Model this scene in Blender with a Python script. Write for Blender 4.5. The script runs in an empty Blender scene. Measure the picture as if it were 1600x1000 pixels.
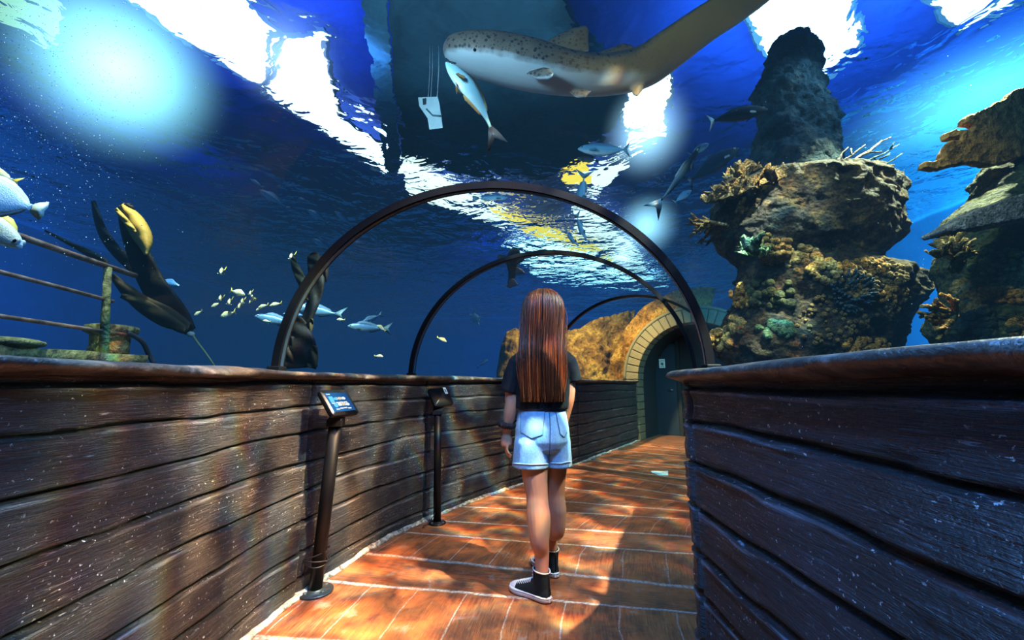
import bpy, bmesh, math, random
import numpy as np
from mathutils import Vector, Matrix, Quaternion
from mathutils.bvhtree import BVHTree
random.seed(7)
RNG = np.random.default_rng(11)
SC = bpy.context.scene
COL = SC.collection
PI = math.pi

# ------------------------------------------------------------------ camera
H = 1.13                      # eye height
F = 640.0                     # focal length in pixels of a 1600 wide frame
TH = math.atan(100.0 / F)     # pitch up
cam_d = bpy.data.cameras.new('camera')
cam = bpy.data.objects.new('camera', cam_d)
COL.objects.link(cam)
cam_d.sensor_width = 36.0
cam_d.lens = 36.0 * F / 1600.0
cam_d.clip_start = 0.02
cam_d.clip_end = 200
cam.location = (0, 0, H)
cam.rotation_euler = (PI / 2 + TH, 0, 0)
SC.camera = cam

def ray(px, py):
    u = (px - 800.0) / F
    v = (500.0 - py) / F
    return Vector((u, math.cos(TH) - v * math.sin(TH), math.sin(TH) + v * math.cos(TH)))

def P(px, py, Y):
    """point seen at pixel (px,py), Y metres ahead"""
    d = ray(px, py)
    t = Y / d.y
    return Vector((d.x * t, Y, H + d.z * t))

def PZ(px, py, z):
    d = ray(px, py)
    t = (z - H) / d.z
    return Vector((d.x * t, d.y * t, z))

def M_PER_PX(py, Y):
    d = ray(800, py)
    return Y / d.y / F

# ------------------------------------------------------------------ noise
def _hash(ix, iy, iz, seed):
    h = (ix.astype(np.int64) * 374761393 + iy.astype(np.int64) * 668265263 + iz.astype(np.int64) * 2147483647 + seed * 974634721) & 0x7fffffff
    h = ((h ^ (h >> 13)) * 1274126177) & 0x7fffffff
    h = h ^ (h >> 16)
    return (h & 0xffff) / 65535.0

def vnoise(x, y, z=0.0, seed=0):
    x = np.asarray(x, float); y = np.asarray(y, float); z = np.asarray(z, float) + 0 * x
    y = y + 0 * x
    ix, iy, iz = np.floor(x), np.floor(y), np.floor(z)
    fx, fy, fz = x - ix, y - iy, z - iz
    fx, fy, fz = [f * f * (3 - 2 * f) for f in (fx, fy, fz)]
    r = 0
    for a in (0, 1):
        for b in (0, 1):
            for c in (0, 1):
                w = (fx if a else 1 - fx) * (fy if b else 1 - fy) * (fz if c else 1 - fz)
                r = r + w * _hash(ix + a, iy + b, iz + c, seed)
    return r * 2 - 1

def fbm(x, y, z=0.0, octv=4, seed=0, gain=0.5):
    r, a, f = 0, 1.0, 1.0
    for o in range(octv):
        r = r + a * vnoise(np.asarray(x) * f, np.asarray(y) * f, np.asarray(z) * f, seed + o * 17)
        a *= gain; f *= 2.03
    return r

# ------------------------------------------------------------------ mesh builder
class MB:
    def __init__(s):
        s.v = []; s.f = []; s.m = []; s.uv = {}
    def add(s, verts, faces, mat=0):
        b = len(s.v)
        s.v.extend([tuple(p) for p in verts])
        for q in faces:
            s.f.append(tuple(b + i for i in q)); s.m.append(mat)
        return b
    def box(s, c, size, mat=0, rot=None, taper=1.0):
        sx, sy, sz = [k / 2 for k in size]
        pts = []
        for z, t in ((-sz, 1.0), (sz, taper)):
            for x, y in ((-sx, -sy), (sx, -sy), (sx, sy), (-sx, sy)):
                p = Vector((x * t, y * t, z))
                if rot is not None: p = rot @ p
                pts.append(p + Vector(c))
        s.add(pts, [(3, 2, 1, 0), (4, 5, 6, 7), (0, 1, 5, 4), (1, 2, 6, 5), (2, 3, 7, 6), (3, 0, 4, 7)], mat)
    def grid(s, G, mat=0, wrap_u=False, wrap_v=False, flip=False):
        """G: array (n,m,3)"""
        n, m = len(G), len(G[0])
        pts = [G[i][j] for i in range(n) for j in range(m)]
        fs = []
        for i in range(n if wrap_u else n - 1):
            for j in range(m if wrap_v else m - 1):
                q = (i * m + j, ((i + 1) % n) * m + j, ((i + 1) % n) * m + (j + 1) % m, i * m + (j + 1) % m)
                fs.append(q[::-1] if flip else q)
        return s.add(pts, fs, mat)
    def loft(s, rings, mat=0, cap=True, flip=False):
        """rings: list of closed rings, same count"""
        m = len(rings[0]); n = len(rings)
        b = s.grid(rings, mat, wrap_v=True, flip=not flip)
        if cap:
            for i, rev in ((0, False), (n - 1, True)):
                c = Vector((0, 0, 0))
                for p in rings[i]: c += Vector(p)
                c /= m
                ci = len(s.v); s.v.append(tuple(c))
                for j in range(m):
                    q = (b + i * m + j, b + i * m + (j + 1) % m, ci)
                    if rev == flip: q = q[::-1]
                    s.f.append(q); s.m.append(mat)
    def tube(s, pts, rad, n=8, mat=0, cap=True, squash=None):
        pts = [Vector(p) for p in pts]
        if not hasattr(rad, '__len__'): rad = [rad] * len(pts)
        rings = []
        up = None
        for i, p in enumerate(pts):
            d = (pts[min(i + 1, len(pts) - 1)] - pts[max(i - 1, 0)])
            if d.length < 1e-9: d = Vector((0, 0, 1))
            d.normalize()
            if up is None:
                up = Vector((0, 0, 1)) if abs(d.z) < .9 else Vector((1, 0, 0))
            a = d.cross(up)
            if a.length < 1e-6: a = d.orthogonal()
            a.normalize()
            b = a.cross(d); b.normalize(); up = b
            k = squash or 1.0
            rings.append([p + (a * math.cos(t) + b * math.sin(t) * k) * rad[i] for t in [2 * PI * j / n for j in range(n)]])
        s.loft(rings, mat, cap)
    def ball(s, c, r, nu=12, nv=8, mat=0, rot=None):
        if not hasattr(r, '__len__'): r = (r, r, r)
        c = Vector(c); rings = []
        for i in range(nv + 1):
            ph = PI * i / nv
            ph = min(max(ph, .02), PI - .02)
            ring = []
            for j in range(nu):
                t = 2 * PI * j / nu
                p = Vector((r[0] * math.sin(ph) * math.cos(t), r[1] * math.sin(ph) * math.sin(t), -r[2] * math.cos(ph)))
                if rot is not None: p = rot @ p
                ring.append(c + p)
            rings.append(ring)
        s.loft(rings, mat, True)
    def disc_prism(s, outline, up, mat=0):
        """outline list of points (Vector), extruded by vector up"""
        n = len(outline); up = Vector(up)
        o = [Vector(p) for p in outline]
        b = s.add(o + [p + up for p in o], [(i, (i + 1) % n, n + (i + 1) % n, n + i) for i in range(n)], mat)
        s.f.append(tuple(b + i for i in reversed(range(n)))); s.m.append(mat)
        s.f.append(tuple(b + n + i for i in range(n))); s.m.append(mat)
    def build(s, name, mats, parent=None, smooth=True, loc=None):
        me = bpy.data.meshes.new(name)
        me.from_pydata(s.v, [], s.f)
        if not isinstance(mats, (list, tuple)): mats = [mats]
        for m in mats: me.materials.append(m)
        if len(mats) > 1: me.polygons.foreach_set('material_index', s.m)
        if smooth: me.polygons.foreach_set('use_smooth', [True] * len(me.polygons))
        me.update()
        o = bpy.data.objects.new(name, me)
        COL.objects.link(o)
        if parent is not None: o.parent = parent
        if loc is not None: o.location = loc
        return o

def tag(o, label=None, cat=None, group=None, kind=None):
    if label: o['label'] = label
    if cat: o['category'] = cat
    if group: o['group'] = group
    if kind: o['kind'] = kind
    return o

def empty(name, loc=(0, 0, 0), label=None, cat=None, group=None):
    o = bpy.data.objects.new(name, None)
    COL.objects.link(o); o.location = loc; o.empty_display_size = .05
    return tag(o, label, cat, group)

def local(o, root_loc):
    """mesh was made in world coordinates: shift it under a root placed at root_loc"""
    o.location = -Vector(root_loc)
    return o

def copy_tree(o, parent=None):
    c = o.copy(); COL.objects.link(c)
    if parent is not None: c.parent = parent
    for ch in list(o.children): copy_tree(ch, c)
    return c

def bake(o):
    """apply the object's modifiers"""
    bpy.context.view_layer.update()
    dg = bpy.context.evaluated_depsgraph_get()
    me = bpy.data.meshes.new_from_object(o.evaluated_get(dg), depsgraph=dg)
    o.modifiers.clear()
    old = o.data; o.data = me
    me.name = old.name
    bpy.data.meshes.remove(old)
    me.polygons.foreach_set('use_smooth', [True] * len(me.polygons))
    return o

def remesh(o, vox, smooth=6, fac=.5):
    m = o.modifiers.new('r', 'REMESH'); m.mode = 'VOXEL'; m.voxel_size = vox
    if smooth:
        k = o.modifiers.new('s', 'SMOOTH'); k.factor = fac; k.iterations = smooth
    return bake(o)

def bevel(o, w, seg=2):
    b = o.modifiers.new('b', 'BEVEL'); b.width = w; b.segments = seg; b.limit_method = 'ANGLE'
    return o

def catmull(pts, per=8, closed=False):
    pts = [np.array(p, float) for p in pts]
    out = []
    n = len(pts)
    for i in range(n - 1):
        p0 = pts[max(i - 1, 0)]; p1 = pts[i]; p2 = pts[i + 1]; p3 = pts[min(i + 2, n - 1)]
        for k in range(per):
            t = k / per
            out.append(.5 * ((2 * p1) + (-p0 + p2) * t + (2 * p0 - 5 * p1 + 4 * p2 - p3) * t * t + (-p0 + 3 * p1 - 3 * p2 + p3) * t ** 3))
    out.append(pts[-1])
    return out

# ------------------------------------------------------------------ materials
class NT:
    def __init__(s, name, kind='material'):
        s.mat = bpy.data.materials.new(name)
        s.mat.use_nodes = True
        s.t = s.mat.node_tree
        s.t.nodes.clear()
        s.out = s.n('ShaderNodeOutputMaterial')
    def n(s, typ, **kw):
        nd = s.t.nodes.new(typ)
        for k, v in kw.items():
            if k.startswith('_'):
                setattr(nd, k[1:], v)
            else:
                key = k
                inp = nd.inputs[int(k[1:])] if k[0] == 'i' and k[1:].isdigit() else nd.inputs[key.replace('__', ' ')]
                if hasattr(v, 'is_output') or hasattr(v, 'links'):
                    s.t.links.new(v, inp)
                else:
                    inp.default_value = v
        return nd
    def link(s, a, b): s.t.links.new(a, b)
    def coord(s, which='Object', scale=(1, 1, 1), loc=(0, 0, 0), rot=(0, 0, 0)):
        tc = s.n('ShaderNodeTexCoord')
        mp = s.n('ShaderNodeMapping')
        s.link(tc.outputs[which], mp.inputs[0])
        mp.inputs['Scale'].default_value = scale
        mp.inputs['Location'].default_value = loc
        mp.inputs['Rotation'].default_value = rot
        return mp.outputs[0]
    def noise(s, vec, scale=5, detail=4, rough=.55, dist=0, out=0):
        nd = s.n('ShaderNodeTexNoise')
        s.link(vec, nd.inputs['Vector'])
        nd.inputs['Scale'].default_value = scale
        nd.inputs['Detail'].default_value = detail
        nd.inputs['Roughness'].default_value = rough
        nd.inputs['Distortion'].default_value = dist
        return nd.outputs[out]
    def voro(s, vec, scale=5, feat='F1', out='Distance'):
        nd = s.n('ShaderNodeTexVoronoi', _feature=feat)
        s.link(vec, nd.inputs['Vector']); nd.inputs['Scale'].default_value = scale
        return nd.outputs[out]
    def ramp(s, fac, stops, interp='LINEAR'):
        nd = s.n('ShaderNodeValToRGB')
        cr = nd.color_ramp; cr.interpolation = interp
        while len(cr.elements) < len(stops): cr.elements.new(.5)
        for e, (p, c) in zip(cr.elements, stops):
            e.position = p
            e.color = (c, c, c, 1) if not hasattr(c, '__len__') else (c[0], c[1], c[2], 1)
        s.link(fac, nd.inputs[0])
        return nd.outputs[0]
    def mix(s, fac, a, b, mode='MIX'):
        nd = s.n('ShaderNodeMix', _data_type='RGBA', _blend_type=mode)
        for v, i in ((fac, 0), (a, 6), (b, 7)):
            if hasattr(v, 'links'): s.link(v, nd.inputs[i])
            elif hasattr(v, '__len__'): nd.inputs[i].default_value = (*v[:3], 1)
            else: nd.inputs[i].default_value = v
        return nd.outputs[2]
    def math(s, op, a, b=0.0, clamp=False):
        nd = s.n('ShaderNodeMath', _operation=op, _use_clamp=clamp)
        for v, i in ((a, 0), (b, 1)):
            if hasattr(v, 'links'): s.link(v, nd.inputs[i])
            else: nd.inputs[i].default_value = v
        return nd.outputs[0]
    def sep(s, vec):
        nd = s.n('ShaderNodeSeparateXYZ'); s.link(vec, nd.inputs[0]); return nd.outputs
    def bump(s, h, strength=.5, dist=.01, normal=None):
        nd = s.n('ShaderNodeBump')
        s.link(h, nd.inputs['Height'])
        nd.inputs['Strength'].default_value = strength
        nd.inputs['Distance'].default_value = dist
        if normal is not None: s.link(normal, nd.inputs['Normal'])
        return nd.outputs[0]
    def pbsdf(s, color, rough=.5, bump=None, metal=0.0, spec=.5, emis=None, estr=0.0, sss=0.0, alpha=None, coat=0.0):
        nd = s.n('ShaderNodeBsdfPrincipled')
        for v, k in ((color, 'Base Color'), (rough, 'Roughness'), (metal, 'Metallic'), (spec, 'Specular IOR Level'), (emis, 'Emission Color'), (estr, 'Emission Strength'), (alpha, 'Alpha'), (coat, 'Coat Weight')):
            if v is None: continue
            if hasattr(v, 'links'): s.link(v, nd.inputs[k])
            elif hasattr(v, '__len__'): nd.inputs[k].default_value = (*v[:3], 1)
            else: nd.inputs[k].default_value = v
        if sss: 
            nd.inputs['Subsurface Weight'].default_value = sss
            nd.inputs['Subsurface Radius'].default_value = (.02, .008, .004)
            nd.inputs['Subsurface Scale'].default_value = .3
        if bump is not None: s.link(bump, nd.inputs['Normal'])
        s.link(nd.outputs[0], s.out.inputs[0])
        return nd

def simple(name, color, rough=.5, metal=0.0, spec=.5, var=.25, scale=20, bump=.15, coat=0.0, emis=None, estr=0.0):
    """one colour with a little procedural mottling and relief"""
    t = NT(name)
    c = t.coord('Object')
    nz = t.noise(c, scale, 5)
    dark = tuple(k * (1 - var) for k in color); lite = tuple(min(1, k * (1 + var)) for k in color)
    col = t.mix(nz, dark, lite)
    b = t.bump(t.noise(c, scale * 4, 4), bump, .004) if bump else None
    t.pbsdf(col, rough, b, metal, spec, coat=coat, emis=emis, estr=estr)
    return t.mat
# ------------------------------------------------------------------ tunnel path (left and right wall feet, measured on the photograph's floor)
def fl(px, py, z=0.0): 
    p = PZ(px, py, z); return (p.x, p.y)
LB = [fl(506, 905), fl(560, 869), fl(622, 833), fl(643, 822), fl(700, 798), fl(740, 783), fl(819, 755), fl(884, 731), fl(999, 688)]
PAIRS = [((-1.185, -1.7), (.67, -1.7)), ((-1.185, -.6), (.67, -.6)), ((-1.185, .6), (.67, .6)), ((-1.185, 1.35), (.67, 1.25)),
         ((-1.18, 2.15), (.895, 1.96)), (LB[1], (1.05, 2.45)), (LB[3], (1.33, 3.10)), (LB[5], (1.80, 3.75)), (fl(866, 738), (2.20, 4.25)),
         (fl(920, 718), (2.95, 5.15)), (LB[8], (4.45, 7.25))]
PER = 12
Lc = catmull([p[0] for p in PAIRS], PER); Rc = catmull([p[1] for p in PAIRS], PER)
NS = len(Lc)
WT = 1.165                    # top of the boarded walls, under the capping
CT = 1.205                    # top of the capping

# ------------------------------------------------------------------ stamped concrete "timber" materials
def wall_mat(name, seed, dark, mid, lite, worn_glint):
    t = NT(name)
    uv = t.coord('UV', loc=(seed, seed * .3, 0))
    x = t.coord('UV', scale=(3.2, 42, 1), loc=(seed, seed, 0))
    g1 = t.noise(x, 1.0, 7, .7, 1.4)
    g2 = t.noise(t.coord('UV', scale=(11, 150, 1), loc=(seed, 0, 0)), 1.0, 4, .65, 1.0)
    big = t.noise(uv, 2.3, 4, .6)
    spots = t.noise(uv, 80, 3, .6)
    base = t.mix(t.ramp(g1, [(.3, 0), (.7, 1)]), dark, mid)
    base = t.mix(t.ramp(big, [(.42, 0), (.68, 1)]), base, lite, 'MIX')
    base = t.mix(t.math('MULTIPLY', t.ramp(g2, [(.38, 1), (.52, 0)]), .8), base, dark)
    wr = t.math('MULTIPLY', t.ramp(g2, [(.60, 0), (.70, 1)]), t.ramp(t.noise(uv, 5.5, 3, .6, .8), [(.46, .03), (.62, .9)]))
    base = t.mix(wr, base, worn_glint)
    fleck = t.math('MULTIPLY', t.ramp(spots, [(.645, 0), (.675, 1)]), t.ramp(t.noise(uv, 3.5, 3), [(.42, 0), (.58, 1)]))
    base = t.mix(fleck, base, (.75, .76, .80))
    # wear and painted glints on raised edges, darker joints (from the modelled relief)
    at = t.n('ShaderNodeAttribute', _attribute_name='relief')
    base = t.mix(t.ramp(at.outputs['Fac'], [(.0, 1), (.40, 0)]), base, (.004, .004, .005))
    base = t.mix(t.math('MULTIPLY', t.ramp(at.outputs['Fac'], [(.72, 0), (1.0, .8)]), t.ramp(g1, [(.4, .15), (.6, 1.0)])), base, worn_glint)
    h = t.math('ADD', t.math('MULTIPLY', g1, 1.0), t.math('MULTIPLY', g2, 1.3))
    h = t.math('ADD', h, t.math('MULTIPLY', spots, .45))
    b = t.bump(h, 1.0, .020)
    rg = t.ramp(g2, [(.3, .62), (.7, .34)])
    t.pbsdf(base, rg, b, spec=.6)
    return t.mat
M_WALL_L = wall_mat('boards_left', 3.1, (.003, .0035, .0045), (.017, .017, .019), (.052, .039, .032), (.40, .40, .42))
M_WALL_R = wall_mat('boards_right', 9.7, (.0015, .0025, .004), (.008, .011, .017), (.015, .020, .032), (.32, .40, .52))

def cap_mat():
    t = NT('capping')
    c = t.coord('Object')
    g = t.noise(c, 6, 6, .65, .8)
    col = t.ramp(g, [(.3, (.012, .011, .011)), (.48, (.042, .036, .031)), (.60, (.13, .115, .10)), (.72, (.32, .31, .32))])
    b = t.bump(t.math('ADD', g, t.math('MULTIPLY', t.noise(c, 45, 5), .5)), .8, .015)
    t.pbsdf(col, .42, b, spec=.6)
    return t.mat
M_CAP = cap_mat()

def resample(path, steps):
    path = np.array([tuple(p)[:2] for p in path]); seg = np.linalg.norm(np.diff(path, axis=0), axis=1)
    s = np.concatenate([[0], np.cumsum(seg)])
    x = np.interp(steps, s, path[:, 0]); y = np.interp(steps, s, path[:, 1])
    return np.stack([x, y], 1), s[-1]

def path_len(path):
    path = np.array([tuple(p)[:2] for p in path]); return np.linalg.norm(np.diff(path, axis=0), axis=1).sum()

def normals2(p, side):
    d = np.gradient(p, axis=0); d /= np.linalg.norm(d, axis=1)[:, None] + 1e-9
    n = np.stack([d[:, 1], -d[:, 0]], 1)      # right of travel
    return n * side

def build_wall(name, path, side, mat, lines, joints, s_fine, seed, amp=1.0, WT=WT):
    L = path_len(path)
    st = [0.0]
    while st[-1] < L:
        y0 = st[-1]
        fine = s_fine[0] < y0 < s_fine[1]
        st.append(y0 + (.0085 if fine else .03))
    st = np.array(st[:-1] + [L])
    p, _ = resample(path, st)
    n = normals2(p, side)
    zz = np.linspace(0.0, WT, 148)
    S, Z = np.meshgrid(st, zz, indexing='ij')
    D = np.zeros_like(S); REL = np.full_like(S, .55)
    edges = [-.05] + list(lines) + [WT + .02]
    rank = np.zeros_like(S); near = np.full_like(S, 1e3)
    for k, e in enumerate(edges[1:-1]):
        ek = e + .012 * vnoise(S * 1.3, k * 3.7 + 0 * S, seed=seed) + .006 * vnoise(S * 6, k * 1.7 + 0 * S, seed=seed + 3)
        dz = Z - ek
        rank += (dz > 0)
        near = np.where(np.abs(dz) < np.abs(near), dz, near)
    wide = .0062 + .003 * vnoise(S * 3, rank, seed=seed + 5)
    gap = np.exp(-(near / wide) ** 2)
    # board face: slight tilt per board, grain ridges, chipped edges
    D += .005 * vnoise(rank * 5.3, S * .8, seed=seed + 1)
    D += .0035 * fbm(S * 1.6, Z * 40, rank * 3.1, 4, seed + 2)
    D += .004 * fbm(S * 5, Z * 14, rank, 3, seed + 4)
    lip = np.exp(-((np.abs(near) - .016) / .010) ** 2) * (near < 0)      # rounded upper lip of the board below the joint
    D += .004 * lip
    D -= .024 * gap
    REL += .30 * lip - .75 * gap + .18 * fbm(S * 4, Z * 60, rank, 3, seed + 6)
    for sj in joints:
        w = .010
        q = np.exp(-((S - sj - .004 * vnoise(Z * 9, Z * 0, seed=seed + 8)) / w) ** 2)
        D -= .016 * q; REL -= .7 * q
        q2 = np.exp(-((np.abs(S - sj) - .03) / .012) ** 2)
        D += .004 * q2; REL += .12 * q2
    D *= amp
    X = p[:, 0][:, None] + n[:, 0][:, None] * D
    Yy = p[:, 1][:, None] + n[:, 1][:, None] * D
    G = np.stack([X, Yy, Z], 2)
    mb = MB()
    mb.grid(G.tolist(), flip=(side > 0))
    nface = len(mb.f)
    # outer face and top closing sheet
    back = [[(p[i, 0] - n[i, 0] * .16, p[i, 1] - n[i, 1] * .16, z) for z in (0, WT)] for i in range(0, len(p), 6)]
    mb.grid(back, flip=(side < 0))
    top = [[(p[i, 0] + n[i, 0] * a, p[i, 1] + n[i, 1] * a, WT) for a in (-.16, 0)] for i in range(0, len(p), 6)]
    mb.grid(top, flip=(side < 0))
    o = mb.build(name, mat)
    me = o.data
    uvl = me.uv_layers.new(name='UVMap')
    vs = np.concatenate([np.stack([S.ravel(), Z.ravel()], 1), np.zeros((len(mb.v) - S.size, 2))])
    li = np.empty(len(me.loops), int); me.loops.foreach_get('vertex_index', li)
    uvl.data.foreach_set('uv', vs[li].ravel())
    a = me.attributes.new('relief', 'FLOAT', 'POINT')
    r = np.concatenate([np.clip(REL, 0, 1).ravel(), np.full(len(mb.v) - S.size, .5)])
    a.data.foreach_set('value', r)
    tag(o, kind='structure')
    return o

def build_cap(name, path, side, seed, over=.045, WT=WT):
    L = path_len(path)
    st = np.arange(0, L, .02)
    p, _ = resample(path, st); n = normals2(p, side)
    rings = []
    prof = [(over, .0), (over + .012, .010), (over + .010, .024), (over - .01, .032), (.0, .036), (-.12, .036), (-.16, .03), (-.16, .0), (-.06, -.004), (.0, -.012)]
    for i in range(len(p)):
        ring = []
        for k, (a, z) in enumerate(prof):
            w = (.010 * float(fbm(st[i] * 2.1, k * .35, 0, 3, seed)) + .006 * float(vnoise(st[i] * 11, k * .8, seed=seed + 3))) if k < 5 else .004 * float(vnoise(st[i] * 4, k, seed=seed))
            wz = .008 * float(fbm(st[i] * 2.6, 7 + k * .2, 0, 3, seed + 9))
            a2 = a + w
            ring.append((p[i, 0] + n[i, 0] * a2, p[i, 1] + n[i, 1] * a2, WT + z + wz * .7))
        rings.append(ring)
    mb = MB(); mb.loft(rings, flip=side < 0)
    o = mb.build(name, M_CAP); tag(o, kind='structure')
    return o

Lpath = Lc
# right wall runs straight to its end corner, then turns away to the right
Rpath = [(.67, -1.7), (.67, 0), (.672, 1.0), (.674, 1.62), (.678, 1.66), (.69, 1.69), (.715, 1.715), (.80, 1.82), (.93, 2.02), (1.09, 2.45), (1.37, 3.10), (1.84, 3.75), (2.24, 4.25), (2.99, 5.15), (4.48, 7.25)]
PATH0 = 1.7
def s_at(path, px, py=None):
    """arc length of the path point that lies nearest the vertical seen at pixel px"""
    u = (px - 800) / F; best = None; s = 0; prev = None
    pts, L = resample(path, np.arange(0, path_len(path), .01))
    for i, q in enumerate(pts):
        if q[1] < .5: continue
        d = ray(px, 760); t = q[1] / d.y
        e = abs(d.x * t - q[0])
        if best is None or e < best[0]: best = (e, i * .01)
    return best[1]
lines = [.085, .235, .39, .545, .70, .86, 1.012, 1.13]
lenL = path_len(Lpath)
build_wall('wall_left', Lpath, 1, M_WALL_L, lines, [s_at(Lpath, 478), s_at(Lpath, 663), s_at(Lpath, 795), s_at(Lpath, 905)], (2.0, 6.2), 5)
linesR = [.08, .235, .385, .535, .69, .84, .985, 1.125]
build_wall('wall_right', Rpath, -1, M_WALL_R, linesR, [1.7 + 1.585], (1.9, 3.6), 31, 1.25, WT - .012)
build_cap('trim_left', Lpath, 1, 3)
build_cap('trim_right', Rpath, -1, 8, .045, WT - .012)

# pale mortar fillet where the left wall meets the floor
st = np.arange(0, lenL, .02); p, _ = resample(Lpath, st); n = normals2(p, 1)
rings = []
for i in range(len(p)):
    w = .034 + .012 * float(fbm(st[i] * 5, 2, 0, 3, 4)); h = .020 + .008 * float(fbm(st[i] * 7, 5, 0, 3, 14))
    rings.append([(p[i, 0] + n[i, 0] * a, p[i, 1] + n[i, 1] * a, z) for a, z in ((-.03, .001), (w, .001), (w * .7, h * .45), (.008, h), (-.03, h))])
mb = MB(); mb.loft(rings)
t = NT('mortar'); c = t.coord('Object')
g = t.noise(c, 28, 6, .7)
t.pbsdf(t.ramp(g, [(.36, (.06, .05, .04)), (.5, (.34, .29, .24)), (.65, (.72, .66, .58))]), .8, t.bump(g, .9, .012))
M_MORTAR = t.mat
tag(mb.build('baseboard_left', M_MORTAR), kind='structure')

# ------------------------------------------------------------------ floor: stamped concrete boards
ct = [((Lc[i][0] + Rc[i][0]) / 2, (Lc[i][1] + Rc[i][1]) / 2) for i in range(NS)]
cs = np.concatenate([[0], np.cumsum(np.linalg.norm(np.diff(np.array(ct), axis=0), axis=1))])
mb = MB(); G = []; UV = []
for i in range(NS):
    l = np.array(Lc[i]); r = np.array(Rc[i]); w = np.linalg.norm(r - l)
    row = []
    for k in range(21):
        a = -.12 + 1.3 * k / 20
        q = l + (r - l) * a
        row.append((q[0], q[1], 0)); UV.append((cs[i], a * w))
    G.append(row)
mb.grid(G, flip=True)
t = NT('stamped_floor')
uv = t.coord('UV')
sx = t.sep(uv)
S_, T_ = sx[0], sx[1]
wob = t.math('MULTIPLY', t.math('SUBTRACT', t.noise(uv, 3, 3), .5), .05)
def line_mask(co, period, off, width):
    a = t.math('ADD', t.math('ADD', co, off), wob)
    f = t.math('PINGPONG', a, period / 2)
    return t.ramp(t.math('DIVIDE', f, width), [(.25, 1), (1.0, 0)])
def row_id(co, period, off): return t.math('FLOOR', t.math('DIVIDE', t.math('ADD', co, off), period))
PER_A = .80
OFF_A = .33
lineA = line_mask(S_, PER_A, OFF_A, .024)
lineA2 = line_mask(S_, PER_A, OFF_A + .34, .016)
band = t.math('LESS_THAN', t.math('MODULO', t.math('ADD', S_, OFF_A + .34), PER_A), .34)       # crosswise boards
rid = row_id(S_, PER_A, OFF_A)
off = t.math('MULTIPLY', t.math('MODULO', t.math('MULTIPLY', rid, .37), 1.0), .45)
lineB = line_mask(t.math('ADD', T_, off), .27, .1, .006)
nb = t.math('SUBTRACT', 1.0, band)
lineB = t.math('MULTIPLY', lineB, t.math('ADD', t.math('MULTIPLY', nb, .42), .08))
ln = t.math('MAXIMUM', t.math('MAXIMUM', lineA, lineA2), lineB)
gl = t.noise(t.coord('UV', scale=(5, 70, 1)), 1, 6, .65, 1.2)
gc = t.noise(t.coord('UV', scale=(70, 5, 1)), 1, 6, .65, 1.2)
grain = t.mix(band, gl, gc)
big = t.noise(uv, 2.6, 5, .6, .6)
mid = t.noise(uv, 7, 5, .65, .4)
col = t.ramp(grain, [(.3, (.075, .020, .009)), (.5, (.25, .070, .024)), (.72, (.42, .145, .055))])
col = t.mix(t.ramp(big, [(.40, 0), (.66, 1)]), col, (.44, .125, .036))
col = t.mix(t.ramp(mid, [(.46, 0), (.68, .9)]), col, (.058, .026, .020))
col = t.mix(t.math('MULTIPLY', t.ramp(mid, [(.30, .45), (.40, 0)]), 1.0), col, (.42, .33, .27))
scr = t.noise(t.coord('UV', scale=(12, 130, 1), rot=(0, 0, .5)), 1, 3, .5)
col = t.mix(t.math('MULTIPLY', t.ramp(scr, [(.68, 0), (.75, 1)]), .5), col, (.45, .36, .30))
chip = t.ramp(t.noise(uv, 60, 4), [(.35, .1), (.6, 1)])
col = t.mix(t.math('MULTIPLY', ln, chip), col, (.62, .54, .46))
h = t.math('SUBTRACT', t.math('ADD', t.math('MULTIPLY', grain, .8), t.math('MULTIPLY', mid, .3)), t.math('MULTIPLY', ln, .5))
t.pbsdf(col, t.ramp(grain, [(.3, .55), (.7, .34)]), t.bump(h, .55, .008), spec=.5)
M_FLOOR = t.mat
fo = mb.build('floor', M_FLOOR); tag(fo, kind='structure')
uvl = fo.data.uv_layers.new(name='UVMap'); UVa = np.array(UV)
li = np.empty(len(fo.data.loops), int); fo.data.loops.foreach_get('vertex_index', li)
uvl.data.foreach_set('uv', UVa[li].ravel())

# ------------------------------------------------------------------ acrylic vault, arch ribs
def arch_pt(i, ang, dr=0.0, z0=CT - .01):
    """point of the vault over pair i (i may be fractional); ang 0 = left springing, pi = right"""
    a = int(min(max(math.floor(i), 0), NS - 2)); f = i - a
    l = np.array(Lc[a]) * (1 - f) + np.array(Lc[a + 1]) * f
    r = np.array(Rc[a]) * (1 - f) + np.array(Rc[a + 1]) * f
    c = (l + r) / 2; h = (r - l) / 2; R = np.linalg.norm(h); e = h / R
    q = R + .05 + dr
    return (c[0] - e[0] * math.cos(ang) * q, c[1] - e[1] * math.cos(ang) * q, z0 + math.sin(ang) * q * .90)
t = NT('acrylic')
lw = t.n('ShaderNodeLayerWeight'); lw.inputs[0].default_value = .25
tr = t.n('ShaderNodeBsdfTransparent'); tr.inputs[0].default_value = (.97, .985, 1, 1)
gs = t.n('ShaderNodeBsdfGlossy'); gs.inputs['Roughness'].default_value = .03; gs.inputs[0].default_value = (.9, .95, 1, 1)
ms = t.n('ShaderNodeMixShader')
fr = t.math('MULTIPLY', lw.outputs['Fresnel'], .010, True)
t.link(fr, ms.inputs[0]); t.link(tr.outputs[0], ms.inputs[1]); t.link(gs.outputs[0], ms.inputs[2])
t.link(ms.outputs[0], t.out.inputs[0])
M_ACR = t.mat
RIBS = [4 * PER, 6 * PER, 8 * PER]
spans = [(0, RIBS[0]), (RIBS[0], RIBS[1]), (RIBS[1], RIBS[2]), (RIBS[2], NS - 1)]
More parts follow.
